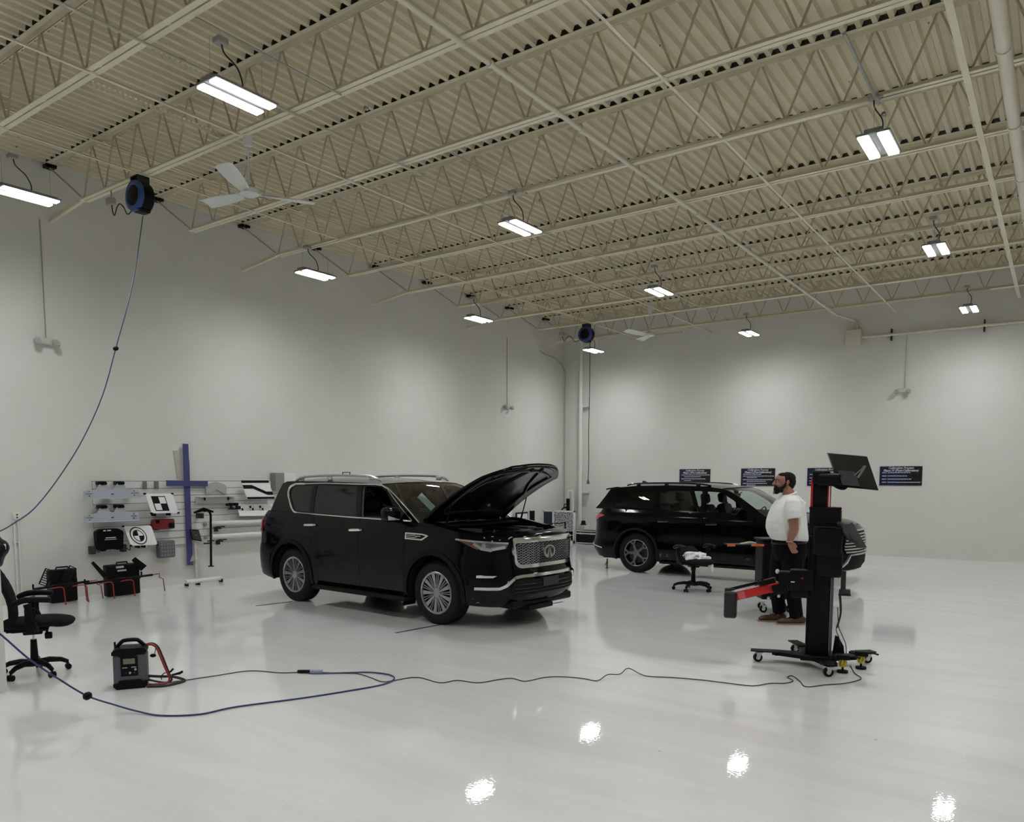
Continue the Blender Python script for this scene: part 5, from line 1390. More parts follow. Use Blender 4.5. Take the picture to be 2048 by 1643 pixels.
for j,(ya,yb) in enumerate(((8.36,8.43),(8.48,8.545))):
    h_ = MB(); lbox(h_, ya, yb, 1.34, 1.395, X0+.03, .14, .012); h_.tube([(X0+.14,ya+.03,1.34),(X0+.16,ya+.04,1.30)],[.02,.035],10); lbox(h_, ya-.01, yb+.02, 1.275, 1.30, X0+.12, .08, .005)
    tag(h_.build('clamp_hook', M_BLACK), 'small black clamp hook, %s of the pair under the grey tray' % ('left','right')[j], 'hook')
vt = MB().prism([(7.62,1.235),(7.62,1.262),(7.80,1.33),(7.98,1.262),(7.98,1.235),(7.80,1.268)], .04, LW(X0+.20))
vt = vt.build('vee_head_tool', M_BLACK, smooth=False)
MB().tube(smooth_path([(X0+.22,7.80,1.27),(X0+.22,7.88,1.27),(X0+.22,7.925,1.22),(X0+.22,7.93,1.10),(X0+.22,7.915,.6),(X0+.22,7.905,.29)],6),.020,10).cyl((X0+.22,7.905,.285),(X0+.22,7.905,.30),.05,14).cyl((X0+.22,7.91,.70),(X0+.22,7.78,.70),.012,8).cyl((X0+.22,7.85,.74),(X0+.22,7.98,.74),.010,8).build('bent_pole', M_BLACK, vt)
lbox(MB(), 7.76, 7.81, 1.14, 1.23, X0+.03, .18, .008).build('hanger', M_DKGREY, vt); tag(vt, 'black bent pole with an arrow shaped head hanging on the slatted panel', 'tool')
M_ROLL = mat('white_roll', (.74,.74,.72), .45)
for j,(z,y0) in enumerate(((1.035,7.99),(.80,8.02))):
    r_ = MB().cyl((X0+.10,y0,z),(X0+.10,9.75,z-.01),.042,20).build('white_roll', M_ROLL); tag(r_, '%s long white roll resting on black pegs of the slatted panel' % ('upper','lower')[j], 'roll')
    p_ = MB().cyl((X0+.03,y0+.15,z-.085),(X0+.20,y0+.15,z-.085),.014,8).box((X0+.10,y0+.21,z-.065),(.03,.16,.02)); lbox(p_, y0+.12, y0+.18, z-.15, z-.08, X0+.03,.04)
    tag(p_.build('peg', M_DKGREY), 'dark peg bracket under the %s white roll' % ('upper','lower')[j], 'peg')
    p_ = MB().cyl((X0+.03,7.93,z-.01),(X0+.07,7.93,z-.01),.03,14); tag(p_.build('round_stop', mat('grey_knob', (.32,.32,.31), .5)), 'round grey knob at the left end of the %s white roll' % ('upper','lower')[j], 'knob')
Q = [(8.62,1.80),(9.22,1.80),(9.30,1.45),(8.70,1.455)]
b4 = board('target_board', Q, X0+.12, M_WHITE, 'white board with black bands and bent black lane line on the slatted panel')
decal(Q,X0+.12,[(0,0),(1,0),(1,.13),(0,.13)],'top_band',M_BLACK,b4); decal(Q,X0+.12,[(0,.88),(1,.88),(1,1),(0,1)],'bottom_band',M_BLACK,b4)
decal(Q,X0+.12,[(0,.24),(.33,.24),(.78,.60),(1,.60),(1,.78),(.78,.78),(.33,.44),(0,.44)],'lane_line',M_BLACK,b4)
Q = [(8.565,1.36),(9.35,1.345),(9.33,1.13),(8.565,1.150)]
b5 = board('target_board', Q, X0+.06, M_WHITE, 'narrow white board with a row of small checkers beside the open hood SUV rear')
for a in (.03,.32,.60): checker(Q, X0+.06, a, a+.11, .12, .52, b5)
gb = MB(); lbox(gb, 9.36, 9.57, 1.60, 1.945, X0+.02, .16, .01); tag(gb.build('grey_box', mat('mid_grey_box', (.24,.24,.23), .6)), 'grey upright box on the wall just above the open hood SUV tail', 'box')
wb_ = MB(); lbox(wb_, 9.62, 9.95, 1.76, 1.94, X0+.02, .03, .004); tag(wb_.build('white_box', M_WHITE), 'white flat box on the wall behind the SUV roof rail', 'box')
vp = MB().cyl((X0+.04,7.73,.10),(X0+.04,7.73,.72),.022,12); tag(vp.build('white_pipe', M_WHITEPIPE), 'short white vertical pipe between blue cross and bent pole', 'pipe')
gt_ = MB().prism([(7.60,.39),(7.72,.39),(7.66,.53)], .02, LW(X0+.05)); tag(gt_.build('grey_wedge', mat('mid_grey_panel', (1,1,1)), smooth=False), 'small grey triangle right of the blue cross foot', 'wedge')
rl_ = MB().cyl((-12.12,7.38,.065),(-12.12,8.05,.065),.040,18).build('floor_roll', M_ROLL); MB().box((-12.12,7.60,.014),(.10,.03,.028)).box((-12.12,8.05,.03),(.10,.02,.06)).box((-12.12,7.39,.02),(.10,.02,.04)).build('foot', M_BLACK, rl_)
tag(rl_, 'white tube lying along the foot of the left wall on small black feet', 'tube')
# outlet with two conduits
ob = MB(); lbox(ob, 4.86, 4.96, 1.235, 1.345, X0+.0, .06, .006); ob.cyl((X0+.03,4.875,0),(X0+.03,4.875,1.24),.013,10).cyl((X0+.03,4.93,0),(X0+.03,4.93,1.24),.013,10)
for z in (.3,.9): lbox(ob, 4.85, 4.955, z, z+.02, X0, .035)
ob = ob.build('wall_outlet', M_WHITEPIPE); MB().cyl((X0+.06,4.91,1.31),(X0+.066,4.91,1.31),.012,10).cyl((X0+.06,4.91,1.27),(X0+.066,4.91,1.27),.012,10).build('socket', M_DKGREY, ob)
tag(ob, 'white wall outlet fed by two conduits, behind the high back chair', 'outlet')
# emergency lights
M_EM = mat('ivory_plastic', (.58,.57,.53), .45)
def emlight(M_, lb, up):
    q = MB().box((0,0,0),(.26,.07,.10),bev=.02,M=M_)
    o = q.build('emergency_light', M_EM); h = MB()
    for s_ in (-1,1): h.lathe([(0,.05),(.045,.05),(.055,.035),(.05,.0),(.03,-.02),(0,-.02)],16,M_ @ Matrix.Translation((s_*.13,.05,-.03)) @ Matrix.Rotation(-pi/2+.3,4,'X'))
    h.build('lamp_head', mat('lamp_head_grey', (.40,.40,.38), .35), o)
    MB().tube([M_ @ Vector((-.03,-.025,.05)), M_ @ Vector((-.03,-.025,up))],.008,6).build('conduit', M_CONDUIT if up < 1.9 else M_WHITEPIPE, o)
    tag(o, lb, 'emergency light', 'wall emergency lights')
ML = lambda x,y,z,a: Matrix.Translation((x,y,z)) @ Matrix.Rotation(a,4,'Z')
emlight(ML(X0+.04,5.42,3.86,-pi/2), 'ivory twin head emergency light on the left wall near the photo edge', 1.75)
emlight(ML(X0+.04,17.10,3.77,-pi/2), 'ivory twin head emergency light on the left wall near the corner', 1.85)
emlight(ML(-3.12,YB-.04,3.87,pi), 'ivory twin head emergency light on the back wall', 1.25)
# wheel clamps and cases on the floor by the left wall
M_RODRED = mat('dull_red_metal', (.25,.012,.012), .4)
def case(y0,y1,x,lb):
    r = MB(); r.box((x,(y0+y1)/2,.25),(.14,y1-y0,.49),bev=.02).box((x,(y0+y1)/2,.25),(.15,y1-y0+.01,.012))
    o = r.build('tool_case', M_DKGREY if False else M_BLACK); yc=(y0+y1)/2
    MB().tube([(x+.02,yc-.09,.49),(x+.02,yc-.08,.525),(x+.02,yc+.08,.525),(x+.02,yc+.09,.49)],.012,8).build('handle', M_BLACK, o)
    return tag(o, lb, 'tool case')
case(5.16,5.54,-12.05,'black tool case behind the striped clamp plates, left of the pair on the floor')
c2_ = case(5.96,6.48,-12.0,'black tool case with pale label patches, right of the pair on the floor')
MB().box((-11.928,6.16,.455),(.004,.12,.03)).box((-11.928,6.19,.40),(.004,.14,.025)).build('label_patch', M_LTGREY, c2_)
def clamp(y0, y1, x, plates, lb):
    r = empty('wheel_clamp', (x,(y0+y1)/2,0), 0, label=lb, cat='wheel clamp', group='wheel clamps by the left wall'); oy = (y0+y1)/2
    L_ = lambda y,z,dx=0: (dx, y-oy, z)
    MB().tube([L_(y0,.27),L_(y1,.30)],.018,10).box(L_((y0+y1)/2-.02,.28),(.06,.20,.05),bev=.008).tube([L_(y0,.27),L_(y0,.34)],.014,8).tube([L_(y1-.18,.30),L_(y1-.18,.37)],.014,8).build('cross_bar', M_BLACK, r)
    for kind,pts in plates:
        q = MB(); (ya,za),(yb,zb_),w_ = pts
        d = Vector((yb-ya, zb_-za)).normalized(); n = Vector((d.y,-d.x))
        A,B = Vector((ya,za)),Vector((yb,zb_))
        if kind == 'ladder':
            for e in (0,1): q.tube([L_(*(A+n*w_*e)),L_(*(B+n*w_*e))],.010,6)
            for k in range(8): p = A.lerp(B,k/7); q.tube([L_(*p),L_(*(p+n*w_))],.007,5)
        else:
            f_ = [L_(*A),L_(*B),L_(*(B+n*w_*.6)),L_(*(A+n*w_))]; q.add(f_+[(p[0]-.02,p[1],p[2]) for p in f_],[(0,1,2,3),(7,6,5,4),(0,4,5,1),(1,5,6,2),(2,6,7,3),(3,7,4,0)])
        q.build('claw_plate', M_BLACK, r)
    for y in (y0+.30, y0+.62):
        if y < y1+.05:
            q = MB().tube(smooth_path([L_(y-.10,.255,.03),L_(y+.02,.265,.05),L_(y+.08,.24,.06),L_(y+.09,.12,.06),L_(y+.10,.02,.06)],4),.009,6).ell(L_(y+.10,.015,.06),(.014,.014,.015)); q.build('red_leg', M_RODRED, r)
    q = MB().tube([L_(y0+.0,.27,.0),L_(y0-.0,.02,.04)],.008,6).tube([L_(y1-.02,.30,0),L_(y1+.10,.31,.03),L_(y1+.10,.25,.03),L_(y1+.16,.22,.03),L_(y1+.18,.02,.03)],.008,6); q.build('red_leg', M_RODRED, r)
clamp(4.85,5.62,-11.80,[('ladder',((4.93,.34),(5.03,.55),.10)),('ladder',((5.24,.36),(5.36,.56),.10))],'black wheel clamp with two slotted ladder plates and red legs')
clamp(5.55,6.60,-11.78,[('plate',((5.83,.33),(5.66,.57),.07)),('plate',((6.42,.38),(6.28,.56),.12))],'black wheel clamp with solid plates and thin red legs, nearer the blue cross')

# ================================================================== back wall and corner
def backp(x, z, k=YB/19.78): return (x*k, 1.83+(z-1.83)*k)
def poster(x0,x1,z0,z1,ph,sub,rows,lb):
    x0,z0 = backp(x0,z0); x1,z1 = backp(x1,z1); xc,zc_ = (x0+x1)/2,(z0+z1)/2; W_,H_ = x1-x0,z1-z0
    o = MB().box((xc,YB-.006,zc_),(W_,.012,H_)).build('poster', M_POST, smooth=False)
    MT = lambda dx,dz: Matrix.Translation((xc+dx,YB-.0135,zc_+dz)) @ Matrix.Rotation(pi/2,4,'X')
    text('Calibration Process', .068, 'title_text', M_PTXT, o, MT(0,H_/2-.040), shear=.25, bold=.0015)
    text(ph, .068, 'phase_text', M_PTXT, o, MT(.0,H_/2-.100), shear=.25, bold=.002)
    q = MB(); random.seed(hash(ph)%7 if False else len(ph))
    for (zf, xs, xe, step) in rows:
        z = zc_+H_/2-zf*H_; 
        if step:
            q.box((x0+.045+.05,YB-.0135,z),(.03+.05,.002,.016)); q.box((x0+.150,YB-.0135,z),(.014,.002,.016))
        x = x0+xs*W_
        while x < x0+xe*W_:
            w_ = random.choice((.03,.045,.06,.035)); q.box((x+w_/2,YB-.0135,z+random.choice((0,.001,-.001))),(w_,.002,.017)); x += w_+.008
    q.build('small_print', M_PTXT, o, smooth=False)
    tag(o, lb, 'poster', 'blue process posters')
m, nt, b, N, L = nodes_mat('navy_poster')
tc = N('ShaderNodeTexCoord'); sp_ = N('ShaderNodeSeparateXYZ'); L(tc.outputs['Generated'], sp_.inputs[0])
cr = N('ShaderNodeValToRGB'); e = cr.color_ramp.elements; e[0].position = 0; e[0].color = (.008,.008,.045,1); e[1].position = .75; e[1].color = (.006,.006,.007,1); k_ = e.new(.35); k_.color = (.008,.014,.075,1)
L(sp_.outputs['X'], cr.inputs['Fac']); L(cr.outputs[0], b.inputs['Base Color']); b.inputs['Roughness'].default_value = .35
M_POST = m; M_PTXT = mat('poster_white_print', (.62,.63,.66), .5)
poster(-8.50,-7.63,1.655,2.088,'Phase I (Pre-Calibration)','',[(.36,.16,.92,1),(.47,.16,.70,0),(.60,.16,.84,1),(.71,.16,.38,0),(.83,.16,.72,1),(.93,.16,.93,1)],'navy process poster farthest left on the back wall, half hidden by the SUV roof')
poster(-6.80,-5.93,1.650,2.095,'Phase II (Pre-Calibration)','',[(.33,.18,.60,1),(.44,.18,.92,1),(.53,.18,.48,0),(.65,.18,.90,1),(.74,.18,.74,0),(.86,.18,.76,1),(.95,.18,.42,0)],'navy process poster directly behind the bearded face of the man')
poster(-5.14,-4.27,1.655,2.095,'Phase III (Calibration)','',[(.36,.18,.8,1),(.55,.18,.7,1),(.72,.18,.75,1),(.86,.18,.8,1)],'navy process poster mostly hidden behind the mast of the calibration stand')
poster(-3.50,-2.61,1.674,2.118,'Phase IV (Post-Calibration)','',[(.33,.20,.70,1),(.50,.20,.62,1),(.665,.20,.75,1),(.83,.20,.97,1)],'navy process poster standing free on the right, beside the tilted monitor')
x0,z0 = backp(-4.33,4.963); x1,z1 = backp(-4.0,5.31)
jb_ = MB().box(((x0+x1)/2,YB-.09,(z0+z1)/2),(x1-x0,.18,z1-z0),bev=.006).build('wall_junction_box', M_CREAMPIPE); tag(jb_, 'square cream junction box high on the back wall', 'junction box')
MB().tube(smooth_path([(-4.18,YB-.09,5.36),(-4.18,YB-.09,5.50),(-4.24,YB-.16,5.58),(-4.49,YB-.75,5.64)],6),.026,10).build('conduit_bend', M_CREAMPIPE, jb_)
wp_ = MB().cyl((-4.05,YB-.10,5.17),(XR,YB-.10,5.17),.033,16).build('wall_pipe', M_CREAMPIPE); tag(wp_, 'cream horizontal pipe along the upper back wall at right', 'pipe')
for x in (-3.41,-1.56,.4,2.4,4.4): MB().box((x,YB-.05,5.17),(.03,.10,.26)).build('pipe_bracket', M_DKGREY, wp_)
# corner pipes
cp = MB().cyl((-11.68,19.86,0),(-11.68,19.86,5.9),.055,20)
for z in (1.42,3.95): cp.cyl((-11.68,19.86,z-.05),(-11.68,19.86,z+.05),.068,20)
for z in (1.42,3.95): cp.box((-11.62,19.97,z),(.30,.14,.03))
cp = cp.build('corner_pipe', M_WHITEPIPE); tag(cp, 'tall white vertical pipe beside the room corner', 'pipe')
bp_ = MB().tube(smooth_path([(-12.06,19.80,1.22),(-12.06,19.80,1.40),(-12.02,19.80,1.45),(-11.94,19.80,1.45),(-11.90,19.80,1.40),(-11.90,19.80,.9),(-11.90,19.80,0)],5),.042,14).tube([(-12.06,19.8,.0),(-12.06,19.8,.9)],.042,14)
bp_ = bp_.build('valve_pipe', M_WHITEPIPE); tag(bp_, 'white looped pipe with a black valve left of the tall corner pipe', 'pipe')
MB().cyl((-12.06,19.80,.88),(-12.06,19.80,1.24),.055,14).tube([(-12.06,19.74,.98+.0),(-12.14,19.66,.96),(-12.2,19.66,.90)],.02,8).lathe([(.05,-.01),(.075,-.01),(.075,.01),(.05,.01)],18,Matrix.Translation((-12.06,19.68,1.02)) @ Matrix.Rotation(pi/2,4,'X'),close=True).build('valve', M_BLACK, bp_)
cc = MB().tube(smooth_path([(X0+.03,18.72,5.48),(X0+.03,18.95,5.42),(X0+.04,19.4,5.38),(X0+.06,19.8,5.25),(X0+.10,19.98,5.0)],6),.016,8).tube([(X0+.10,19.98,5.0),(X0+.10,19.98,.9)],.010,8)
tag(cc.build('corner_cable', M_CONDUIT), 'grey cable arching across the top of the left wall into the corner', 'cable')
# calibration boards in the corner
M_NOISE, nt, b, N, L = nodes_mat('random_dot_pattern')
tc = N('ShaderNodeTexCoord'); n_ = N('ShaderNodeTexNoise'); n_.inputs['Scale'].default_value = 42; n_.inputs['Detail'].default_value = 1.5; L(tc.outputs['Object'], n_.inputs['Vector'])
cr = N('ShaderNodeValToRGB'); e = cr.color_ramp.elements; e[0].position = .49; e[0].color = (.02,.03,.04,1); e[1].position = .52; e[1].color = (.72,.75,.75,1)
L(n_.outputs['Fac'], cr.inputs['Fac']); L(cr.outputs[0], b.inputs['Base Color']); b.inputs['Roughness'].default_value = .4
pb = empty('pattern_board', (-11.78,18.82,0), 0, label='large board with speckled black and white pattern standing in the corner', cat='target board')
fr = MB()
for (x0,x1,z0,z1) in ((-.54,-.51,0,.92),(-.20,-.15,0,.92),(.50,.55,0,.92),(-.54,.55,.88,.92),(-.54,.55,.0,.07)): fr.box(((x0+x1)/2,0,(z0+z1)/2),(x1-x0,.05,z1-z0))
fr.build('white_frame', M_WHITE, pb, smooth=False)
MB().box((.175,.01,.605),(.65,.02,.55)).build('speckled_panel', M_NOISE, pb, smooth=False)
MB().box((-.355,.01,.605),(.31,.02,.55)).build('dark_speckled_panel', mat('dark_navy_speckle', (.02,.035,.06), .5, var=.9, vscale=26), pb, smooth=False)
MB().box((.175,.01,.20),(.65,.02,.26)).box((-.355,.01,.20),(.31,.02,.26)).build('black_panel', M_BLACK, pb, smooth=False)
MB().box((.175,-.003,.225),(.65,.008,.012)).box((.30,-.003,.16),(.010,.008,.18)).build('white_line', M_WHITE, pb, smooth=False)
st2 = MB().cyl((-11.42,18.60,.015),(-11.42,18.60,.62),.02,10).cyl((-11.42,18.60,0),(-11.42,18.60,.03),.13,20).tube([(-11.42,18.6,.60),(-11.60,18.60,.56),(-11.85,18.60,.56),(-11.85,18.6,.35)],.014,8)
tag(st2.build('target_stand', M_BLACK), 'thin black stand with a round base before the speckled board', 'stand')
db = MB().box((-12.30,18.22,.46),(.05,.22,.92),bev=.004); tag(db.build('dark_panel', M_BLACK), 'narrow black upright panel left of the speckled board', 'panel')
wp2 = MB().box((-12.32,18.0,.46),(.03,.22,.90)); tag(wp2.build('leaning_board', mat('pale_grey_panel', (.55,.56,.60), .5), smooth=False), 'pale grey upright panel between the two dot board and black panel', 'panel')
tb = MB().box((-12.24,17.62,.45),(.03,.56,.90)); tb = tb.build('dot_board', M_BLACK, smooth=False); MB().box((-12.222,17.62,.45),(.012,.49,.82)).build('white_face', M_WHITE, tb, smooth=False)
for y in (17.50,17.76): MB().cyl((-12.217,y,.66),(-12.212,y,.66),.070,24).build('black_dot', M_BLACK, tb)
tag(tb, 'white board with two big black dots and black frame beyond the raised hood', 'target board')
wl = MB().box((-12.33,16.75,.50),(.04,1.0,1.0)); tag(wl.build('white_board', M_WHITE, smooth=False), 'plain white board against the left wall beyond the raised hood', 'board')
fc = empty('flight_case', (-10.72,18.95,0), 0, label='black flight case with silver edges behind the rear of the second SUV', cat='case')
MB().box((0,0,.20),(.80,.5,.33),bev=.005).build('case_body', M_BLACK, fc)
q = MB()
for z in (.035,.365): q.box((0,-.25,z),(.82,.02,.02)).box((0,.25,z),(.82,.02,.02))
for x in (-.405,.405): q.box((x,-.25,.20),(.02,.02,.35)).box((x,0,.365),(.02,.52,.02))
q.box((0,-.256,.30),(.80,.006,.035)).build('aluminium_edge', M_ALU, fc)
MB().cyl((-.25,-.262,.30),(-.25,-.25,.30),.03,14).box((.1,-.26,.30),(.06,.01,.05)).build('latch', M_LTGREY, fc)
for x in (-.3,.3): castor(fc, x, 0, .012)
bn = MB().box((-11.36,19.55,.24),(.22,.3,.48),bev=.01); tag(bn.build('white_cabinet', mat('ivory_cabinet', (.60,.59,.55), .5)), 'low ivory cabinet beside the tall corner pipe', 'cabinet')
ph_ = MB().lathe([(.11,0),(.10,.015),(.07,.03),(.06,.11),(.045,.13),(0,.13)],20,Matrix.Translation((-11.36,19.52,.482))); tag(ph_.build('black_device', M_BLACK), 'small black device on top of the low ivory cabinet', 'device')
fr2 = MB().tube([(-11.28,YB-.05,.86),(-10.85,YB-.05,.86),(-10.85,YB-.05,.45)],.012,8).box((-10.80,YB-.04,.72),(.07,.06,.26),bev=.006); tag(fr2.build('wall_conduit', M_WHITEPIPE), 'thin white conduit and box low on the back wall left of the second SUV', 'conduit')
# tool trolley behind the man
tr = empty('tool_trolley', (-3.24,10.59,0), YAW, label='black tool trolley with orange trimmed tray behind the man', cat='tool trolley')
MB().box((.13,.10,.58),(.44,.34,.80),bev=.02).box((.13,.10,1.0),(.48,.38,.03),bev=.008).build('body', M_BLACK, tr)
MB().box((-.30,.05,.93),(.52,.26,.015),bev=.004).box((-.04,.05,.87),(.03,.2,.14)).build('side_tray', M_BLACK, tr)
for x,w_ in ((-.53,.11),(-.17,.17)): MB().box((x,-.085,.93),(w_,.02,.032),bev=.006).build('orange_trim', mat('orange_plastic', (.62,.12,.03), .45), tr)
MB().tube(smooth_path([(-.40,-.05,.945),(-.34,-.05,.955),(-.26,-.04,.965),(-.18,-.04,.95)],4),.014,8).build('tray_item', mat('pale_tan', (.60,.52,.44), .7), tr)
castor(tr, -.06, -.05, .05, M_ALU); castor(tr, .30, -.05, .05, M_ALU); castor(tr, .0, .22, .05, M_ALU); castor(tr, .30, .22, .05, M_ALU)
# ================================================================== the man (local: faces -X, camera on the -Y side)
man = empty('person', (-2.81, 9.885, 0), YAW, label='bearded man in a white short sleeve shirt walking left past the calibration stand', cat='person')
M_SKIN = mat('skin', (.34,.165,.115), .55, spec=.3, bump=.1, bscale=200)
M_HAIR = mat('dark_brown_hair', (.014,.009,.007), .8, spec=.2, bump=.8, bscale=260)
M_SHIRT = mat('white_shirt_cotton', (.80,.80,.78), .85, spec=.15, bump=.9, bscale=20, var=.04, vscale=9)
M_TROUS = mat('black_trousers', (.0035,.0035,.004), .85, spec=.10, bump=.4, bscale=30)
M_SHOE = mat('brown_leather', (.060,.024,.012), .5, bump=.2, bscale=90)
M_SOLE = mat('tan_sole', (.30,.20,.12), .7)
def loft(mb, rows, seg=28, ex=2.4):
    """rows (z, xfront, xback, half width, ycentre)"""
    n0 = len(mb.v)
    for (z, xf_, xb_, hw, yc) in rows:
        for k in range(seg):
            a = 2*pi*k/seg; c_, s_ = cos(a), sin(a)
            mb.v.append(Vector(((xf_+xb_)/2+(xb_-xf_)/2*math.copysign(abs(c_)**(2/ex), c_), yc+hw*math.copysign(abs(s_)**(2/ex), s_), z)))
    for i in range(len(rows)-1):
        for k in range(seg): k2 = (k+1)%seg; a = n0+i*seg; mb.f.append((a+k, a+k2, a+seg+k2, a+seg+k))
    mb.f.append(tuple(n0+k for k in reversed(range(seg)))); mb.f.append(tuple(n0+(len(rows)-1)*seg+k for k in range(seg)))
    return mb
# skin: head, neck, arms, hands in one surface
b_ = MB()
hc_ = Vector((-.045,0,1.79))
b_.ell(tuple(hc_+Vector((.008,0,.022))),(.105,.078,.100),seg=24).ell((-.085,0,1.745),(.060,.058,.075)).ell((-.105,0,1.715),(.042,.040,.045))
b_.ell((-.115,0,1.83),(.035,.060,.045))            # brow
b_.tube([(-.143,0,1.815),(-.160,0,1.79),(-.176,0,1.765),(-.150,0,1.755)],[.010,.013,.018,.012],8)   # nose
for s_ in (-1,1):
    b_.ell((-.125,s_*.032,1.765),(.03,.026,.028))   # cheeks
    b_.ell((-.163,s_*.012,1.760),(.010,.010,.008))
    b_.ell((-.022,s_*.082,1.780),(.020,.010,.034),rot=(0,.25,0)).ell((-.012,s_*.088,1.788),(.010,.010,.020))    # ears
b_.ell((-.148,0,1.737),(.018,.024,.008)).ell((-.145,0,1.724),(.017,.022,.009))    # lips
b_.tube([(-.03,0,1.74),(.015,0,1.66),(.03,0,1.56)],[.066,.072,.10],16)
def arm(side, sh, el, wr, hd, curl):
    b_.tube([sh, tuple((Vector(sh)+Vector(el))/2), el],[.066,.062,.055],14).ell(el,(.054,.052,.054))
    b_.tube([el, tuple(Vector(el).lerp(Vector(wr),.35)), wr],[.054,.053,.033],14)
    W_ = Vector(wr); H_ = Vector(hd); d = (H_-W_).normalized(); y_ = Vector((0,side,0)); n_ = d.cross(y_).normalized(); t_ = n_.cross(d).normalized()
    # palm
    for i in range(5): b_.ell(tuple(W_+d*(.02+.018*i)),(.020,.016,.022)); b_.ell(tuple(W_+d*(.02+.018*i)+n_*.020),(.018,.014,.02)); b_.ell(tuple(W_+d*(.02+.018*i)-n_*.020),(.018,.014,.02))
    L_ = [.072,.080,.075,.060]
    for k in range(4):
        o_ = W_+d*.095+n_*(-.029+.0195*k); back = Vector((.55,0,-.25)).normalized()
        p1 = o_+d*L_[k]*.42; p2 = p1+(d*.75+back*curl*.6).normalized()*L_[k]*.33; p3 = p2+(d*.45+back*curl).normalized()*L_[k]*.28
        b_.tube([tuple(o_-d*.02),tuple(o_),tuple(p1),tuple(p2),tuple(p3)],[.009,.0095,.009,.0082,.0065],8)
    th0 = W_+d*.03-n_*.030; th1 = th0-n_*.018+d*.028; th2 = th1-n_*.004+d*.030; th3 = th2+n_*.002+d*.022
    b_.tube([tuple(th0),tuple(th1),tuple(th2),tuple(th3)],[.013,.0115,.0105,.008],8)
arm(-1,(-.015,-.235,1.50),(.0,-.285,1.215),(-.045,-.270,1.060),(.005,-.262,.965),.8)
arm(1,(.06,.235,1.50),(.10,.285,1.22),(.08,.26,1.08),(.11,.25,.99),.7)
b_.ell((.03,0,1.45),(.10,.18,.10)).ell((.03,0,1.3),(.12,.15,.2)).ell((.05,0,1.05),(.12,.14,.12))
for s_ in (-1,1): b_.tube([(.03,s_*.2,1.50),(.03,s_*.05,1.50)],.06,10)
body = remesh(b_, .0062, 2); bo = body.build('body', M_SKIN, man)
ey = MB()
for s_ in (-1,1): ey.ell((-.137,s_*.030,1.800),(.008,.011,.008))
ey.build('eye', mat('eye_white', (.5,.5,.48), .2), bo); ip = MB()
for s_ in (-1,1): ip.ell((-.1435,s_*.030,1.800),(.003,.005,.005))
ip.build('iris', M_BLACK, bo)
h_ = MB()
h_.ell((.0,0,1.838),(.104,.084,.078),seg=24).ell((.03,0,1.79),(.078,.080,.085)).ell((.045,0,1.745),(.045,.065,.05)).ell((-.055,0,1.868),(.065,.066,.040))
for s_ in (-1,1): h_.ell((-.040,s_*.074,1.815),(.016,.010,.040))
h_ = remesh(h_, .007, 2)
h_.build('hair', M_HAIR, man)
bd_ = MB()
bd_.ell((-.118,0,1.700),(.052,.046,.052)).ell((-.130,0,1.672),(.040,.036,.036)).ell((-.085,0,1.690),(.045,.052,.036))
for s_ in (-1,1): bd_.tube([(-.040,s_*.078,1.785),(-.055,s_*.074,1.745),(-.085,s_*.060,1.712),(-.115,s_*.045,1.700)],[.010,.018,.026,.028],8).tube([(-.166,s_*.004,1.750),(-.158,s_*.022,1.745),(-.140,s_*.036,1.722)],[.007,.008,.012],6)
bd_ = remesh(bd_, .006, 2); bd_.build('beard', M_HAIR, man)
MB().ell((-.163,0,1.665),(.010,.020,.030)).build('grey_beard_tip', mat('grey_hair', (.16,.15,.14), .8, bump=.6, bscale=260), man)
eb_ = MB()
for s_ in (-1,1): eb_.tube([(-.148,s_*.014,1.818),(-.146,s_*.032,1.824),(-.132,s_*.050,1.818)],[.004,.005,.003],6)
eb_.build('eyebrow', M_HAIR, man)
# shirt
s_b = MB(); loft(s_b, [(1.045,-.135,.262,.20,0),(1.075,-.165,.268,.235,0),(1.14,-.212,.262,.255,0),(1.22,-.236,.250,.262,0),(1.31,-.232,.240,.258,0),(1.40,-.205,.228,.250,0),(1.48,-.172,.215,.240,0),(1.545,-.132,.195,.215,0),(1.595,-.092,.165,.150,0),(1.63,-.060,.125,.095,0)], 36, 2.3)
s_b.tube([(.02,-.155,1.535),(-.010,-.235,1.50),(-.005,-.272,1.42),(.002,-.288,1.345)],[.085,.100,.096,.090],18)
s_b.tube([(.05,.155,1.535),(.06,.235,1.50),(.08,.272,1.42),(.09,.288,1.345)],[.085,.098,.094,.088],18)
for i in range(7):   # drag folds
    a = i/6; s_b.tube([(.06+.12*a,-.20+.03*a,1.60-.05*a),(-.01+.10*a,-.262+.02*a,1.50-.16*a),(.03+.09*a,-.262+.02*a,1.40-.20*a)],[.007,.013,.006],6)
for (p,q_) in (((.16,-.17,1.52),(.17,-.19,1.34)),((-.13,-.19,1.44),(-.08,-.262,1.30)),((-.17,-.17,1.36),(-.08,-.256,1.20)),((.15,-.215,1.30),(.17,-.21,1.12)),((-.10,-.232,1.25),(-.06,-.245,1.08)),((.05,-.255,1.24),(.07,-.248,1.06))):
    s_b.tube([p,tuple((Vector(p)+Vector(q_))/2),q_],[.006,.011,.007],8)
sh_ = remesh(s_b, .0085, 3); so = sh_.build('shirt', M_SHIRT, man)
co2 = MB(); co2.tube([(.115+.0*cos(a),0,0) for a in ()] or [(.028+.078*cos(a),.080*sin(a),1.632+.028*cos(a)) for a in [2*pi*i/24 for i in range(24)]],[.016]*24,8,closed=True); co2.build('collar', M_SHIRT, so)
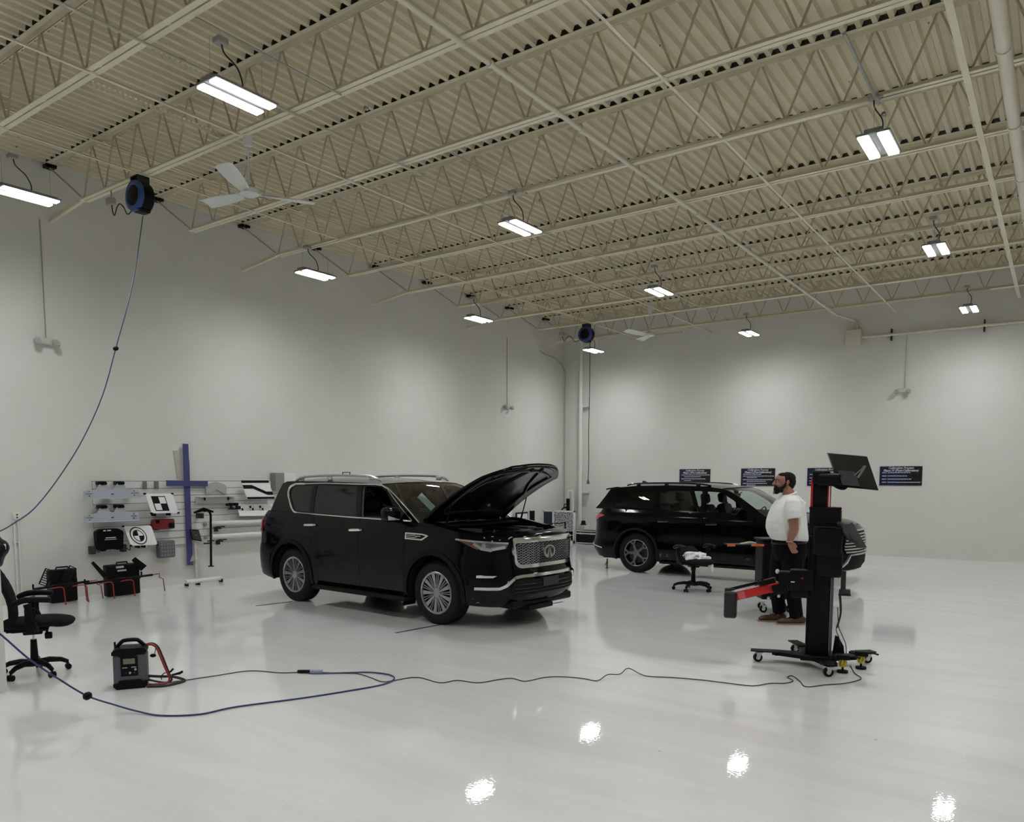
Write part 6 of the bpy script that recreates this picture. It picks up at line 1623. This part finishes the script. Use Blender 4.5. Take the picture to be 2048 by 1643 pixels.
# trousers
t_b = MB(); loft(t_b, [(.80,-.11,.235,.19,0),(.88,-.135,.255,.215,0),(.96,-.15,.258,.225,0),(1.04,-.155,.250,.225,0),(1.075,-.155,.245,.222,0)], 30, 2.3)
t_b.tube([(.05,-.105,.90),(.060,-.11,.70),(.065,-.11,.52),(.095,-.11,.30),(.130,-.11,.10)],[.140,.125,.100,.088,.082],20)
t_b.tube([(.01,.105,.90),(-.02,.11,.70),(-.050,.11,.52),(-.035,.11,.30),(-.010,.11,.115)],[.140,.125,.102,.086,.080],20)
tr_ = remesh(t_b, .010, 3); tr_.build('trousers', M_TROUS, man)
MB().tube([(.050+.205*cos(a),.230*sin(a),1.035+.012*cos(a)) for a in [2*pi*i/32 for i in range(32)]],.014,6,closed=True).box((-.160,0,1.05),(.02,.05,.035),bev=.004).build('belt', M_BLACK, man)
for nm_,ox,oy,oz,pit in (('near',.19,-.11,0,0),('far',.025,.11,.0,.0)):
    s2 = MB(); s2.ell((-.20,0,.045),(.095,.048,.040)).ell((-.10,0,.050),(.10,.046,.048)).ell((.0,0,.060),(.062,.040,.058)).ell((-.04,0,.085),(.05,.042,.045)).ell((-.265,0,.038),(.04,.042,.030))
    s2 = remesh(s2, .008, 2); M_ = Matrix.Translation((ox,oy,oz)) @ Matrix.Rotation(pit,4,'Y')
    s2.v = [M_ @ Vector((v.x, v.y, max(v.z, .012))) for v in s2.v]; so_ = s2.build('shoe', M_SHOE, man)
    sole = rounded([(-.315,-.03),(-.22,-.052),(-.08,-.040),(.05,-.036),(.07,0),(.05,.036),(-.08,.040),(-.22,.052),(-.315,.03)], .02)
    MB().prism(sole, .018, M_ @ Matrix.Translation((0,0,.001))).build('sole', M_SOLE, so_)
    lc = MB()
    for k in range(4): lc.tube([M_ @ Vector((-.15+.03*k,-.03,.085+.008*k)), M_ @ Vector((-.145+.03*k,0,.098+.008*k)), M_ @ Vector((-.15+.03*k,.03,.085+.008*k))],.004,5)
    lc.build('laces', M_BLACK, so_)
MB().tube([Vector((-.045,-.270,1.065))+Vector((.036*cos(a),.036*sin(a),.006*cos(a))) for a in [2*pi*i/20 for i in range(20)]],.006,6,closed=True).build('wristband', mat('pink_band', (.55,.35,.33), .6), man)
